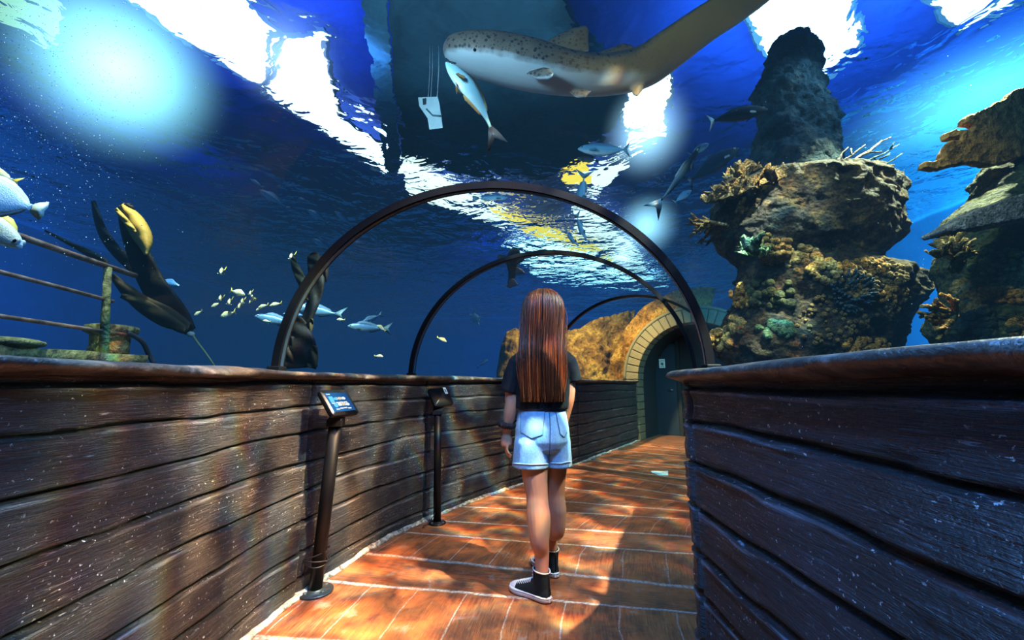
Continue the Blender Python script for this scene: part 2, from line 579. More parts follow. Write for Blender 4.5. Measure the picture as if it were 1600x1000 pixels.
for k, (a, b) in enumerate(spans):
    G = [[arch_pt(i, PI * j / 48) for j in range(49)] for i in np.linspace(a, b, max(6, (b - a) // 2))]
    mb = MB(); mb.grid(G, flip=True)
    o = mb.build('window_%d' % (k + 1), M_ACR); tag(o, kind='structure')
    o['label'] = ['clear acrylic vault overhead before the first black arch', 'clear acrylic vault between the first and second black arches', 'clear acrylic vault between the second and third black arches', 'clear acrylic vault from the third black arch to the brick portal'][k]
M_RIB = simple('rib_rubber', (.003, .0035, .005), .6, 0, .08, .3, 30, .1)
M_RIBL = simple('rib_lip', (.03, .06, .10), .3, .5, .6, .2, 20, .05)
rib_txt = ['first black arch rib over the tunnel, with a broad dark band', 'second black arch rib, smaller, framing the walking girl', 'third thin black arch rib near the brick portal']
for k, i in enumerate(RIBS):
    tk = (.024, .020, .018)[k]
    mb = MB(); mb2 = MB()
    c = [Vector(arch_pt(i, PI * j / 72, .0)) for j in range(73)]
    cen = (Vector(arch_pt(i, 0)) + Vector(arch_pt(i, PI))) / 2
    d = (Vector(arch_pt(i + .5 if i < NS - 2 else i, PI / 2)) - Vector(arch_pt(i - .5, PI / 2))); d.z = 0; d.normalize()
    rings = []; rings2 = []
    for p_ in c:
        o_ = (p_ - cen).normalized()
        rings.append([p_ + o_ * a * tk + d * b for a, b in ((-1, -.022), (-1, .022), (.55, .026), (.55, -.026))])
        rings2.append([p_ + o_ * a * tk + d * b for a, b in ((-1.12, -.010), (-1.12, .010), (-1.0, .010), (-1.0, -.010))])
    mb.loft(rings); mb2.loft(rings2)
    root = mb.build('arch_rib', M_RIB, smooth=False); tag(root, rib_txt[k], 'arch', 'black arch ribs of the tunnel')
    s2 = mb2.build('seal_strip', M_RIBL, root, smooth=False)
    # foot plates
    for e, ang in ((0, 0), (1, PI)):
        mf = MB(); q = Vector(arch_pt(i, ang)); mf.box(q + Vector((0, 0, .012)), (.07, .07, .03))
        bevel(mf.build('foot_plate', M_RIB, root, smooth=False), .006)

# ------------------------------------------------------------------ water: one body of water with the tunnel as a cavity
ZS = 4.0
mb = MB()
X0, X1, Y0, Y1, Z0, Z1 = -8.8, 7.0, -2.4, 17.8, -.75, ZS - .06
b = [(x, y, z) for z in (Z0, Z1) for x, y in ((X0, Y0), (X1, Y0), (X1, Y1), (X0, Y1))]
mb.add(b, [(3, 2, 1, 0), (4, 5, 6, 7), (0, 1, 5, 4), (1, 2, 6, 5), (2, 3, 7, 6), (3, 0, 4, 7)])
rings = []
for i in range(0, NS, 2):
    l = Vector((*Lc[i], 0)); r = Vector((*Rc[i], 0)); e = (r - l).normalized()
    ring = [l - e * .19 + Vector((0, 0, -.5)), l - e * .19 + Vector((0, 0, CT - .02))]
    ring += [Vector(arch_pt(i, PI * j / 24, .012)) for j in range(25)]
    ring += [r + e * .19 + Vector((0, 0, CT - .02)), r + e * .19 + Vector((0, 0, -.5))]
    rings.append(ring)
eL = (Vector((*Rc[-1], 0)) - Vector((*Lc[-1], 0))).normalized(); fL = Vector((-eL.y, eL.x, 0))
if (NS - 1) % 2: pass
rings.append([q + fL * 3.0 for q in rings[-1]])
nv0 = len(mb.f)
mb.loft(rings)
def svol(fs):
    v = 0
    for f in fs:
        a = Vector(mb.v[f[0]])
        for k in range(1, len(f) - 1): v += a.dot(Vector(mb.v[f[k]]).cross(Vector(mb.v[f[k + 1]]))) / 6
    return v
if svol(mb.f[nv0:]) > 0: mb.f[nv0:] = [f[::-1] for f in mb.f[nv0:]]
if svol(mb.f[:nv0]) < 0: mb.f[:nv0] = [f[::-1] for f in mb.f[:nv0]]
t = NT('water_body')
va = t.n('ShaderNodeVolumeAbsorption'); va.inputs['Color'].default_value = (.25, .62, .80, 1); va.inputs['Density'].default_value = .30
ve = t.n('ShaderNodeEmission'); ve.inputs[0].default_value = (.14, .46, .82, 1); ve.inputs[1].default_value = .0125  # self-glow stands in for light scattered in the water
ad = t.n('ShaderNodeAddShader'); t.link(va.outputs[0], ad.inputs[0]); t.link(ve.outputs[0], ad.inputs[1])
t.link(ad.outputs[0], t.out.inputs['Volume'])
M_WATER = t.mat
wo = mb.build('water', M_WATER, smooth=False)
tag(wo, 'clear blue aquarium water filling the tank all around the tunnel', 'water', kind='structure')

# wavy water surface seen from below
n1, n2 = 150, 160
xs = np.linspace(X0, X1, n1); ys = np.linspace(Y0, Y1, n2)
XX, YY = np.meshgrid(xs, ys, indexing='ij')
ZZ = ZS + .022 * fbm(XX * .9, YY * .9, 0, 3, 77) + .012 * fbm(XX * 2.6, YY * 2.6, 0, 2, 78)
mb = MB(); mb.grid(np.stack([XX, YY, ZZ], 2).tolist())
t = NT('water_surface')
c = t.coord('Object')
w1 = t.noise(c, 1.3, 3, .5, .6); w2 = t.noise(c, 4.5, 2, .5, .9)
hgt = t.math('ADD', w1, t.math('MULTIPLY', w2, .16))
gl = t.n('ShaderNodeBsdfGlass'); gl.inputs['IOR'].default_value = 1.032; gl.inputs['Roughness'].default_value = 0.0
gl.inputs[0].default_value = (.86, .95, 1, 1)
t.link(t.bump(hgt, 1.0, .30), gl.inputs['Normal'])
t.link(gl.outputs[0], t.out.inputs[0])
M_SURF = t.mat
so = mb.build('water_surface', M_SURF); tag(so, 'rippled underside of the water surface high above the tunnel', 'water', kind='structure')

# ------------------------------------------------------------------ tank shell
def tank_mat(name, col, col2, scale=1.2):
    t = NT(name); c = t.coord('Object')
    a = t.noise(c, scale, 5, .6, .5); b_ = t.noise(c, scale * 6, 5, .6)
    t.pbsdf(t.mix(t.ramp(a, [(.35, 0), (.7, 1)]), col, col2), .8, t.bump(b_, .5, .03), spec=.2)
    return t.mat
M_TL = tank_mat('tank_paint_left', (.012, .075, .19), (.02, .11, .26))
M_TR = tank_mat('tank_paint_right', (.03, .22, .42), (.05, .31, .55))
M_TF = tank_mat('tank_paint_far', (.010, .075, .24), (.02, .12, .30))
M_SAND = tank_mat('seabed', (.05, .08, .09), (.11, .12, .11), 2.5)
def slab(name, pts, mat):
    mb = MB(); mb.add(pts, [tuple(range(len(pts)))]); o = mb.build(name, mat, smooth=False); tag(o, kind='structure'); return o
ZC = 5.3
x0, x1, y0, y1, z0 = X0 - .1, X1 + .1, Y0 - .1, Y1 + .1, Z0 - .05
slab('wall_tank_left', [(x0, y0, z0), (x0, y1, z0), (x0, y1, ZC), (x0, y0, ZC)], M_TL)
slab('wall_tank_right', [(x1, y0, z0), (x1, y1, z0), (x1, y1, ZC), (x1, y0, ZC)], M_TR)
slab('wall_tank_far', [(x0, y1, z0), (x1, y1, z0), (x1, y1, ZC), (x0, y1, ZC)], M_TF)
slab('wall_tank_rear', [(x0, y0, z0), (x1, y0, z0), (x1, y0, ZC), (x0, y0, ZC)], M_TF)
slab('ground_seabed', [(x0, y0, z0), (x1, y0, z0), (x1, y1, z0), (x0, y1, z0)], M_SAND)
# ------------------------------------------------------------------ building above the water: dark deck slab, beam, lit roof lights, yellow hall wall
def quad_z(pxs, z): return [tuple(PZ(px, py, z)) for px, py in pxs]
M_DECK = tank_mat('deck_underside', (.012, .036, .050), (.030, .085, .110), 1.6)
M_BEAM = tank_mat('beam_concrete', (.04, .11, .15), (.06, .16, .21), 2.5)
M_ROOF = tank_mat('roof_paint', (.008, .03, .20), (.012, .05, .34), .8)
def emis_mat(name, col, strength, scale=1.5):
    t = NT(name); c = t.coord('Object')
    a = t.noise(c, scale, 3)
    e = t.n('ShaderNodeEmission'); t.link(t.mix(a, tuple(k * .85 for k in col), col), e.inputs[0]); e.inputs[1].default_value = strength
    t.link(e.outputs[0], t.out.inputs[0]); return t.mat
slab('ceiling', [(x0, y0, ZC), (x1, y0, ZC), (x1, y1, ZC), (x0, y1, ZC)], M_ROOF)
# dark deck over the middle of the tank
mb = MB()
zd = 4.75
pts = [PZ(600, -60, zd), PZ(850, -60, zd), PZ(900, 60, zd), PZ(985, 160, zd), PZ(930, 250, zd), PZ(860, 288, zd), PZ(740, 290, zd), PZ(628, 262, zd)]
mb.disc_prism(pts[::-1], (0, 0, .22)); o = mb.build('roof_deck', M_DECK, smooth=False); tag(o, kind='structure')
mb = MB()
pts = [PZ(552, -60, zd - .1), PZ(596, -60, zd - .1), PZ(626, 275, zd - .1), PZ(606, 290, zd - .1)]
mb.disc_prism(pts[::-1], (0, 0, .09)); o = mb.build('beam_concrete', M_BEAM, smooth=False); tag(o, kind='structure')
M_SKY = emis_mat('roof_light_glow', (1.0, .98, .93), 4.5)
M_SKYB = emis_mat('roof_light_blue', (.30, .75, 1.0), 1.6)
M_YEL = emis_mat('yellow_lit_wall', (1.0, .50, .04), 3.0, .7)
M_CREAM = emis_mat('cream_lit_wall', (1.0, .86, .62), 3.0, .8)
M_GREENL = emis_mat('green_reflection_glow', (.62, .85, .42), 1.4, 2)
M_LFR = simple('light_frame', (.06, .09, .13), .5)
def roof_light(pts, label, mat, z=5.15):
    root = empty('roof_light', (0, 0, 0), label, 'roof light', 'lit roof lights above the water')
    c = sum((Vector(p_) for p_ in pts), Vector()) / len(pts); root.location = c
    mb = MB(); mb.disc_prism([Vector(p_) - c for p_ in pts][::-1], (0, 0, .03)); mb.build('diffuser', mat, root, smooth=False)
    mb = MB()
    for i in range(len(pts)):
        mb.tube([Vector(pts[i]) - c, Vector(pts[(i + 1) % len(pts)]) - c], .03, 4)
    mb.build('frame', M_LFR, root, smooth=False)
    return root
zl = 5.1
roof_light(quad_z([(175, -10), (345, -10), (440, 60), (415, 150), (300, 85)], zl), 'near left white roof light, wide streaming end overhead', M_SKY)
roof_light(quad_z([(420, 60), (505, 60), (530, 190), (600, 235), (612, 292), (530, 235), (410, 160)], zl), 'long white roof light running toward the deck beam', M_SKY)
roof_light(quad_z([(1130, -40), (1330, -40), (1350, 90), (1270, 150), (1190, 90)], zl), 'white roof light over the dark rock pillar', M_SKY)
roof_light(quad_z([(1445, 5), (1560, -30), (1600, 20), (1500, 70)], zl), 'small white roof light above the tall coral stack', M_SKY)
roof_light(quad_z([(960, 150), (1050, 120), (1045, 230), (985, 255)], zl), 'bright roof light beyond the shark tail', M_SKY)

# lit hall wall and gallery beyond the deck: cream and yellow panels, their light put in as glow
def board(pxs, z, mat, label, cat='wall panel'):
    mb = MB(); pts = [Vector(q) for q in quad_z(pxs, z)]
    mb.disc_prism(pts[::-1], (0, 0, .04)); o = mb.build('ceiling_or_glow_panel', mat, smooth=False); tag(o, label, cat, 'lit ceiling panels beyond the deck and added glow panels'); return o
board([(622, 262), (652, 272), (705, 300), (800, 345), (850, 385), (800, 372), (700, 335), (640, 318)], 4.9, M_CREAM, 'long cream lit ceiling panel beyond the deck edge')
board([(760, 335), (800, 345), (930, 395), (1000, 452), (940, 420), (820, 375)], 4.85, M_YEL, 'yellow lit ceiling strip over the far tunnel')
board([(872, 262), (915, 258), (930, 300), (880, 300)], 4.9, M_YEL, 'small yellow lit ceiling panel above the first arch')
board([(880, 300), (960, 268), (985, 262), (930, 318)], 4.95, M_CREAM, 'cream lit ceiling panel beside the small yellow one')
board([(895, 340), (940, 345), (1000, 410), (1020, 470), (960, 425), (900, 390)], 4.9, M_CREAM, 'cream lit ceiling panel right of the upright fish')

M_FARL = emis_mat('far_ripple_glow', (.80, .92, .70), 4.5, 1.2)  # added glow panel for the bright ripples on the far water surface
board([(790, 398), (880, 392), (985, 425), (1045, 458), (950, 462), (840, 446)], 4.95, M_FARL, 'added pale greenish glow panel brightening the water surface far down the tunnel, the most distant one')
# ------------------------------------------------------------------ world and lamps
board([(-40, -40), (55, -30), (92, 30), (72, 95), (40, 60), (-40, 25)], 5.0, M_GREENL, 'added pale green glow panel above the water in the corner by the near lamp glow')  # added panel standing in for a pale green lit reflection
w = bpy.data.worlds.new('world'); SC.world = w; w.use_nodes = True
bg = w.node_tree.nodes['Background']; bg.inputs[0].default_value = (.05, .16, .42, 1); bg.inputs[1].default_value = .12

def lamp(name, typ, loc, target, energy, color, **kw):
    d = bpy.data.lights.new(name, typ); d.energy = energy; d.color = color
    for k, v in kw.items(): setattr(d, k, v)
    o = bpy.data.objects.new(name, d); COL.objects.link(o); o.location = loc
    if target is not None:
        o.rotation_euler = (Vector(target) - Vector(loc)).to_track_quat('-Z', 'Y').to_euler()
    return o
def gobo(o, scale=14, lo=.5, hi=.62, floor_=.15, stretch=(1, 1, 1), spread=.006, seed=0.0, dist=1.2):
    """ripple the lamp's beam as moving water does, with a slight colour split"""
    d = o.data; d.use_nodes = True; nt = d.node_tree; nt.nodes.clear()
    out = nt.nodes.new('ShaderNodeOutputLight'); em = nt.nodes.new('ShaderNodeEmission')
    nt.links.new(em.outputs[0], out.inputs[0])
    tc = nt.nodes.new('ShaderNodeTexCoord')
    cmb = nt.nodes.new('ShaderNodeCombineColor')
    for k, off in enumerate((-spread, 0, spread)):
        mp = nt.nodes.new('ShaderNodeMapping'); mp.inputs['Location'].default_value = (off + seed, off * .7, seed)
        mp.inputs['Scale'].default_value = stretch
        nt.links.new(tc.outputs['Normal'], mp.inputs[0])
        nz = nt.nodes.new('ShaderNodeTexNoise'); nz.inputs['Scale'].default_value = scale; nz.inputs['Detail'].default_value = 3; nz.inputs['Distortion'].default_value = dist
        nt.links.new(mp.outputs[0], nz.inputs['Vector'])
        rp = nt.nodes.new('ShaderNodeValToRGB'); rp.color_ramp.elements[0].position = lo; rp.color_ramp.elements[1].position = hi
        rp.color_ramp.elements[0].color = (floor_, floor_, floor_, 1)
        nt.links.new(nz.outputs[0], rp.inputs[0]); nt.links.new(rp.outputs[0], cmb.inputs[k])
    nt.links.new(cmb.outputs[0], em.inputs[0]); em.inputs[1].default_value = 1.0

k1 = lamp('key_spot', 'SPOT', (1.75, 1.15, 3.85), (-.40, 3.2, .2), 9000, (1.0, .78, .56), spot_size=math.radians(66), spot_blend=.55, shadow_soft_size=.035)
gobo(k1, 13, .50, .64, .06, (1, 1, 1), .0045)
k2 = lamp('near_spot', 'SPOT', (-.05, 1.5, 3.6), (-.32, 2.25, 0), 800, (1.0, .70, .46), spot_size=math.radians(32), spot_blend=.8, shadow_soft_size=.04)
gobo(k2, 15, .47, .62, .12, (1, 1, 1), .004, 4.2)
k3 = lamp('far_spot', 'SPOT', (.6, 5.0, 3.7), (1.4, 5.8, 0), 2000, (1.0, .76, .5), spot_size=math.radians(100), spot_blend=.6, shadow_soft_size=.05)
gobo(k3, 10, .48, .62, .12, (1, 1, 1), .008, 2.2)
lamp('added_girl_fill', 'SPOT', (2.1, 1.7, 3.7), (.2, 2.45, .75), 620, (1.0, .80, .58), spot_size=math.radians(34), spot_blend=.7, shadow_soft_size=.06)  # added warm fill on the girl from an unseen lamp
k4 = lamp('added_wall_spot', 'SPOT', (1.0, 1.6, 3.7), (-1.18, 2.15, .45), 9500, (1.0, .50, .23), spot_size=math.radians(33), spot_blend=.8, shadow_soft_size=.04)  # unseen lamp added for the orange dapples on the left wall
gobo(k4, 20, .43, .62, .05, (1, 1, .45), .001, 7.7)
lamp('added_shark_front', 'SPOT', (-.9, 1.3, 3.0), (.3, 2.6, 3.3), 150, (.75, .92, 1.0), spot_size=math.radians(110), spot_blend=.7, shadow_soft_size=.15)  # unseen lamp added to brighten the shark
lamp('added_pillar_top', 'SPOT', (2.7, 2.5, 3.85), (1.95, 3.1, 2.9), 55, (.55, .85, 1.0), spot_size=math.radians(80), spot_blend=.7, shadow_soft_size=.1)  # weak unseen lamp added to lift the dark pillar
lamp('reef_warm', 'SPOT', (1.3, 7.2, 3.6), (1.7, 9.4, 1.5), 2600, (1.0, .62, .26), spot_size=math.radians(110), spot_blend=.7, shadow_soft_size=.1)
lamp('coral_top', 'SPOT', (3.0, 2.30, 3.88), (2.05, 2.5, 1.4), 3800, (1.0, .72, .36), spot_size=math.radians(54), spot_blend=.4, shadow_soft_size=.06)
lamp('added_coral_face_fill', 'SPOT', (1.0, 1.0, 3.6), (2.0, 2.5, 1.25), 230, (1.0, .90, .50), spot_size=math.radians(50), spot_blend=.7, shadow_soft_size=.06)  # added front fill for the coral rock
lamp('coral_stack_top', 'SPOT', (3.3, 2.3, 3.85), (2.4, 1.8, 1.4), 1700, (1.0, .76, .42), spot_size=math.radians(80), spot_blend=.6, shadow_soft_size=.06)
lamp('kelp_top', 'SPOT', (-2.15, 2.2, 3.8), tuple(P(208, 352, 2.48)), 520, (1.0, .80, .45), spot_size=math.radians(17), spot_blend=.8, shadow_soft_size=.06)
lamp('added_school_top', 'SPOT', (-2.6, 3.2, 3.8), (-2.5, 4.0, 1.6), 900, (1.0, .95, .80), spot_size=math.radians(70), spot_blend=.8, shadow_soft_size=.06)  # unseen lamp added over the school to brighten the yellow fish
lamp('added_pale_fish_top', 'SPOT', (-1.5, 1.0, 3.7), (-1.6, 1.3, 1.6), 420, (.95, 1.0, .9), spot_size=math.radians(60), spot_blend=.8, shadow_soft_size=.06)  # unseen lamp added to brighten the pale fish by the glass
# added unseen lamps raking both boarded walls with cool blue light
lamp('added_cool_left', 'AREA', (.05, .9, 2.9), (.67, .9, .5), 90, (.16, .42, 1.0), size=.3)
lamp('added_cool_right', 'AREA', (-.75, .8, 3.0), (-1.18, .8, .6), 34, (.10, .36, 1.0), size=.3)
# added area lamps that brighten the tank walls
lamp('added_tank_left', 'AREA', (-5.5, 5.5, 3.7), (-8.5, 7.5, 1.2), 450, (.20, .50, 1.0), size=3.0)
lamp('added_tank_left_near', 'AREA', (-5.2, 2.0, 3.75), (-8.7, 3.0, 2.0), 430, (.25, .80, 1.0), size=2.0)
lamp('added_tank_right', 'AREA', (4.6, 4.0, 3.75), (6.9, 5.0, 1.8), 1300, (.35, .95, 1.0), size=3.0)
lamp('added_tank_far', 'AREA', (.5, 12.0, 3.7), (.5, 17.5, 1.0), 700, (.25, .60, 1.0), size=4.0)
# added lamps between the water surface and the roof, lighting the ceiling
lamp('added_roof_blue_left', 'AREA', (-3.0, 3.5, 4.3), (-3.2, 3.6, 5.3), 160, (.25, .45, 1.0), size=2.5)
lamp('added_roof_blue_right', 'AREA', (3.6, 3.5, 4.3), (3.8, 3.6, 5.3), 300, (.25, .70, 1.0), size=2.5)
lamp('added_deck_dim', 'AREA', (-.3, 3.5, 4.2), (-.3, 3.5, 4.75), 27, (.55, .80, 1.0), size=2.2)
lamp('passage_blue', 'POINT', (3.75, 8.2, 2.2), None, .8, (.30, .65, 1.0), shadow_soft_size=.2)

SC.view_settings.view_transform = 'Standard'
SC.view_settings.look = 'None'
SC.view_settings.exposure = 0.0
SC.cycles.use_denoising = True
SC.cycles.transparent_max_bounces = 24
SC.cycles.max_bounces = 6
SC.cycles.diffuse_bounces = 2
SC.cycles.glossy_bounces = 3
SC.cycles.transmission_bounces = 5
SC.cycles.sample_clamp_indirect = 4.0
SC.cycles.caustics_reflective = False
SC.cycles.caustics_refractive = False
# ------------------------------------------------------------------ the girl
def skin_mat():
    t = NT('skin'); c = t.coord('Object')
    n_ = t.noise(c, 9, 3); f = t.noise(c, 120, 3)
    col = t.mix(n_, (.48, .23, .13), (.60, .31, .185))
    t.pbsdf(col, .46, t.bump(f, .12, .002), spec=.4, sss=.12)
    return t.mat
M_SKIN = skin_mat()
J = P
YB = 2.45
floor_z = 0.0
mb = MB()
def ell(px, py, Y, hw_px, hd, n=28, tilt=0):
    c = J(px, py, Y); k = M_PER_PX(py, Y) * hw_px
    return [Vector((c.x + k * math.cos(a), c.y + hd * math.sin(a), c.z)) for a in [2 * PI * j / n for j in range(n)]]
# torso
mb.loft([ell(849, 546, 2.46, 11, .048), ell(849, 555, 2.455, 22, .065), ell(849, 564, 2.45, 33, .082), ell(849, 582, 2.45, 34, .095), ell(848, 605, 2.45, 32, .095), ell(846, 630, 2.45, 30, .088),
         ell(846, 650, 2.45, 35, .10), ell(847, 675, 2.45, 39, .112), ell(848, 692, 2.455, 38, .108), ell(849, 702, 2.46, 28, .08)])
# neck + head (turned slightly to the right)
mb.tube([J(849, 560, 2.46), J(849, 540, 2.47), J(849, 515, 2.475)], [.056, .050, .052], 16)
hc = J(848.5, 490, 2.475)
mb.ball(hc, (.073, .094, .108), 24, 18)
mb.ball(hc + Vector((0, .030, -.055)), (.056, .066, .062), 20, 14)              # jaw
mb.ball(hc + Vector((0, .070, -.098)), (.024, .022, .018), 12, 8)               # chin
mb.tube([hc + Vector((0, .082, .012)), hc + Vector((0, .105, -.028)), hc + Vector((0, .100, -.042))], [.008, .013, .012], 10)   # nose
for sx in (-1, 1):
    mb.ball(hc + Vector((sx * .012, .098, -.040)), .008, 8, 6)
    mb.ball(hc + Vector((sx * .073, -.004, -.012)), (.008, .020, .032), 12, 8)     # ears
    mb.ball(hc + Vector((sx * .030, .078, .022)), (.024, .014, .009), 12, 8)       # brow
    mb.ball(hc + Vector((sx * .040, .068, -.035)), (.022, .018, .022), 12, 8)      # cheek
mb.ball(hc + Vector((0, .094, -.064)), (.022, .010, .006), 12, 8)
mb.ball(hc + Vector((0, .092, -.074)), (.020, .010, .007), 12, 8)
def limb(pts, n=18): 
    q = catmull([(*p[0], p[1]) for p in pts], 5)
    mb.tube([Vector(v[:3]) for v in q], [float(v[3]) for v in q], n)
hl = Vector((*fl(860, 943), 0)); tl = Vector((*fl(806, 922), 0))
hr = Vector((*fl(870, 904), 0)); tr_ = hr + Vector((-.12, .235, 0))
def ank(h_, t_, z): 
    q = h_ + (t_ - h_).normalized() * .052; return Vector((q.x, q.y, z))
# left leg (straight, carrying the weight) and right leg (a step ahead)
limb([(J(835, 680, 2.45), .090), (J(835, 712, 2.43), .084), (J(836, 745, 2.415), .073), (J(839, 772, 2.40), .061), (J(840, 790, 2.385), .062), (J(842, 812, 2.365), .065), (J(843, 845, 2.35), .052), (ank(hl, tl, .235), .041), (ank(hl, tl, .165), .037), (ank(hl, tl, .10), .036)])
limb([(J(866, 680, 2.47), .088), (J(866, 712, 2.49), .080), (J(866, 742, 2.51), .070), (J(867, 768, 2.525), .058), (J(868, 785, 2.53), .059), (J(869, 800, 2.535), .060), (J(869, 830, 2.56), .049), (ank(hr, tr_, .235), .040), (ank(hr, tr_, .165), .036), (ank(hr, tr_, .10), .035)])
mb.ball(J(836, 683, 2.42), (.085, .085, .085), 16, 12); mb.ball(J(864, 683, 2.43), (.082, .085, .085), 16, 12)
# arms
limb([(J(815, 563, 2.45), .050), (J(806, 585, 2.45), .045), (J(800, 612, 2.445), .041), (J(799, 630, 2.44), .038), (J(797, 645, 2.44), .037), (J(794, 662, 2.445), .029), (J(792, 674, 2.45), .024)], 14)
limb([(J(883, 563, 2.45), .050), (J(888, 590, 2.46), .042), (J(888, 620, 2.475), .038), (J(884, 640, 2.50), .035), (J(880, 662, 2.53), .028), (J(879, 672, 2.545), .023)], 14)
# hands: palm plus five unequal bent fingers, thumb from the side of the palm
def hand(wrist, down, fwd, inn, s=1.0):
    """wrist point; down = along the hand, fwd = toward the thumb side, inn = toward the palm"""
    def q(a, b, c): return wrist + down * a * s + fwd * b * s + inn * c * s
    mb.tube([q(-.01, 0, 0), q(.015, .002, .002), q(.045, .004, .004), q(.075, .004, .006), q(.088, .002, .008)], [.021 * s, .025 * s, .033 * s, .036 * s, .030 * s], 14, squash=None)
    for k, (b, ln) in enumerate(((.030, .066), (.010, .074), (-.011, .069), (-.030, .054))):
        b0 = q(.070, b * .85, .006); r = .0088 * s if k < 3 else .0076 * s
        p1 = q(.082 + ln * .42, b * 1.02, .008); p2 = q(.082 + ln * .75, b * 1.04, .020); p3 = q(.082 + ln * .96, b * 1.03, .036)
        mb.tube([b0, q(.086, b * .98, .006), p1, p2, p3, p3 + (p3 - p2) * .22], [r * 1.1, r * 1.12, r, r * .93, r * .82, r * .45], 10)
    mb.tube([q(.018, .018, .004), q(.040, .040, .012), q(.062, .050, .020), q(.080, .048, .030), q(.086, .046, .034)], [.014 * s, .0125 * s, .0105 * s, .0092 * s, .005 * s], 10)
wl = J(792, 674, 2.45)
dl = (J(788, 716, 2.45) - wl).normalized()
hand(wl, dl, Vector((-.15, 1, 0)).normalized(), Vector((1, .15, .0)).normalized(), .98)
wr = J(879, 672, 2.545); dr = (J(876, 712, 2.56) - wr).normalized()
hand(wr, dr, Vector((.15, 1, 0)).normalized(), Vector((-1, .15, 0)).normalized(), .95)
girl = mb.build('person', M_SKIN)
remesh(girl, .0045, 5, .5)
base = Vector((.2, 2.45, 0))
def reroot(o, b):
    o.data.transform(Matrix.Translation(-Vector(b))); o.location = b
reroot(girl, base)
tag(girl, 'young woman seen from behind with very long auburn hair walking down the tunnel', 'person')
def gp(o): 
    """attach a world-space mesh to the girl"""
    o.parent = girl; o.location = -base; return o
# eyes
M_EYE = simple('eye_white', (.75, .73, .70), .25, bump=0); M_IRIS = simple('iris', (.06, .035, .02), .2, bump=0)
for sx in (-1, 1):
    m = MB(); m.ball(hc + Vector((sx * .031, .078, .002)), .0125, 14, 10, 0); m.ball(hc + Vector((sx * .031, .086, .002)), .0058, 10, 8, 1)
    gp(m.build('eye', [M_EYE, M_IRIS]))
m = MB(); m.ball(hc + Vector((0, .099, -.066)), (.021, .006, .004), 12, 8); m.ball(hc + Vector((0, .098, -.074)), (.018, .006, .005), 12, 8)
gp(m.build('lips', simple('lip', (.45, .14, .12), .4, bump=0)))

# t-shirt
def cloth_mat(name, c1, c2, rough, scale, bmp, fold=0.0):
    t = NT(name); c = t.coord('Object')
    n_ = t.noise(c, scale, 5, .6); wv = t.noise(c, 260, 2)
    fd = t.noise(t.coord('Object', scale=(1, 1, .45)), 16, 3, .5, .6)
    h = t.math('ADD', t.math('MULTIPLY', wv, .12), t.math('MULTIPLY', fd, fold))
    t.pbsdf(t.mix(n_, c1, c2), rough, t.bump(h, bmp, .012), spec=.25)
    return t.mat
M_SHIRT = cloth_mat('black_jersey', (.003, .006, .008), (.006, .013, .016), .75, 14, .7, 1.0)
mb = MB()
mb.loft([ell(849, 545, 2.462, 17, .062), ell(849, 549, 2.46, 24, .072), ell(849, 555, 2.455, 33, .086), ell(849, 563, 2.45, 40, .10), ell(849, 582, 2.45, 41.5, .114), ell(848, 605, 2.45, 42, .118), ell(846.5, 622, 2.45, 42.5, .122), ell(846, 633, 2.45, 42.5, .124), ell(845.8, 638, 2.45, 42, .124)])
mb.tube([J(824, 562, 2.455), J(809, 572, 2.45), J(802, 588, 2.448), J(796, 609, 2.446), J(795, 613, 2.446)], [.072, .066, .060, .057, .056], 22)
mb.tube([J(874, 562, 2.455), J(886, 570, 2.455), J(891, 580, 2.458), J(895.5, 594, 2.465), J(896, 597, 2.465)], [.072, .064, .057, .052, .051], 22)
shirt = mb.build('tshirt', M_SHIRT); remesh(shirt, .006, 3, .5)
def wrinkle(o, amp, sc, seed):
    me = o.data; n_ = len(me.vertices); co = np.empty(n_ * 3); me.vertices.foreach_get('co', co); co = co.reshape(-1, 3)
    no = np.empty(n_ * 3); me.vertex_normals.foreach_get('vector', no); no = no.reshape(-1, 3)
    d = fbm(co[:, 0] * sc, co[:, 1] * sc, co[:, 2] * sc * .55, 3, seed) * amp
    me.vertices.foreach_set('co', (co + no * d[:, None]).ravel()); me.update()
wrinkle(shirt, .0045, 14, 91)
gp(shirt)
# shorts
def denim():
    t = NT('denim'); c = t.coord('Object')
    n_ = t.noise(c, 7, 5, .6); tw = t.noise(t.coord('Object', scale=(240, 240, 90)), 1, 2)
    col = t.mix(n_, (.17, .40, .60), (.36, .63, .82))
    col = t.mix(t.ramp(tw, [(.4, .0), (.65, .45)]), col, (.58, .80, .92))
    fd = t.noise(t.coord('Object', scale=(1, 1, .5)), 14, 3, .5, .6)
    t.pbsdf(col, .85, t.bump(t.math('ADD', t.math('MULTIPLY', tw, .10), fd), .5, .010), spec=.15)
    return t.mat
M_DENIM = denim()
mb = MB()
mb.loft([ell(846, 630, 2.45, 35, .104), ell(846, 637, 2.45, 35.5, .108), ell(846.5, 650, 2.45, 38.5, .117), ell(847, 670, 2.45, 42, .126), ell(847.5, 688, 2.45, 43, .126), ell(848, 700, 2.45, 38, .112), ell(848, 706, 2.45, 30, .08)])
def leg_t(a): mb.loft([ell(*q) for q in a])
leg_t([(832, 672, 2.445, 24, .10), (831, 690, 2.44, 27.5, .112), (830, 708, 2.435, 28.5, .112), (829, 722, 2.43, 29.3, .112), (829, 729, 2.43, 29.5, .112)])
leg_t([(866, 672, 2.46, 22, .10), (868, 690, 2.47, 23.5, .108), (870, 708, 2.48, 23.5, .108), (871.5, 720, 2.485, 23, .108), (872, 727, 2.485, 22.5, .108)])
shorts = mb.build('denim_shorts', M_DENIM); remesh(shorts, .0055, 3, .5); wrinkle(shorts, .0035, 13, 51)
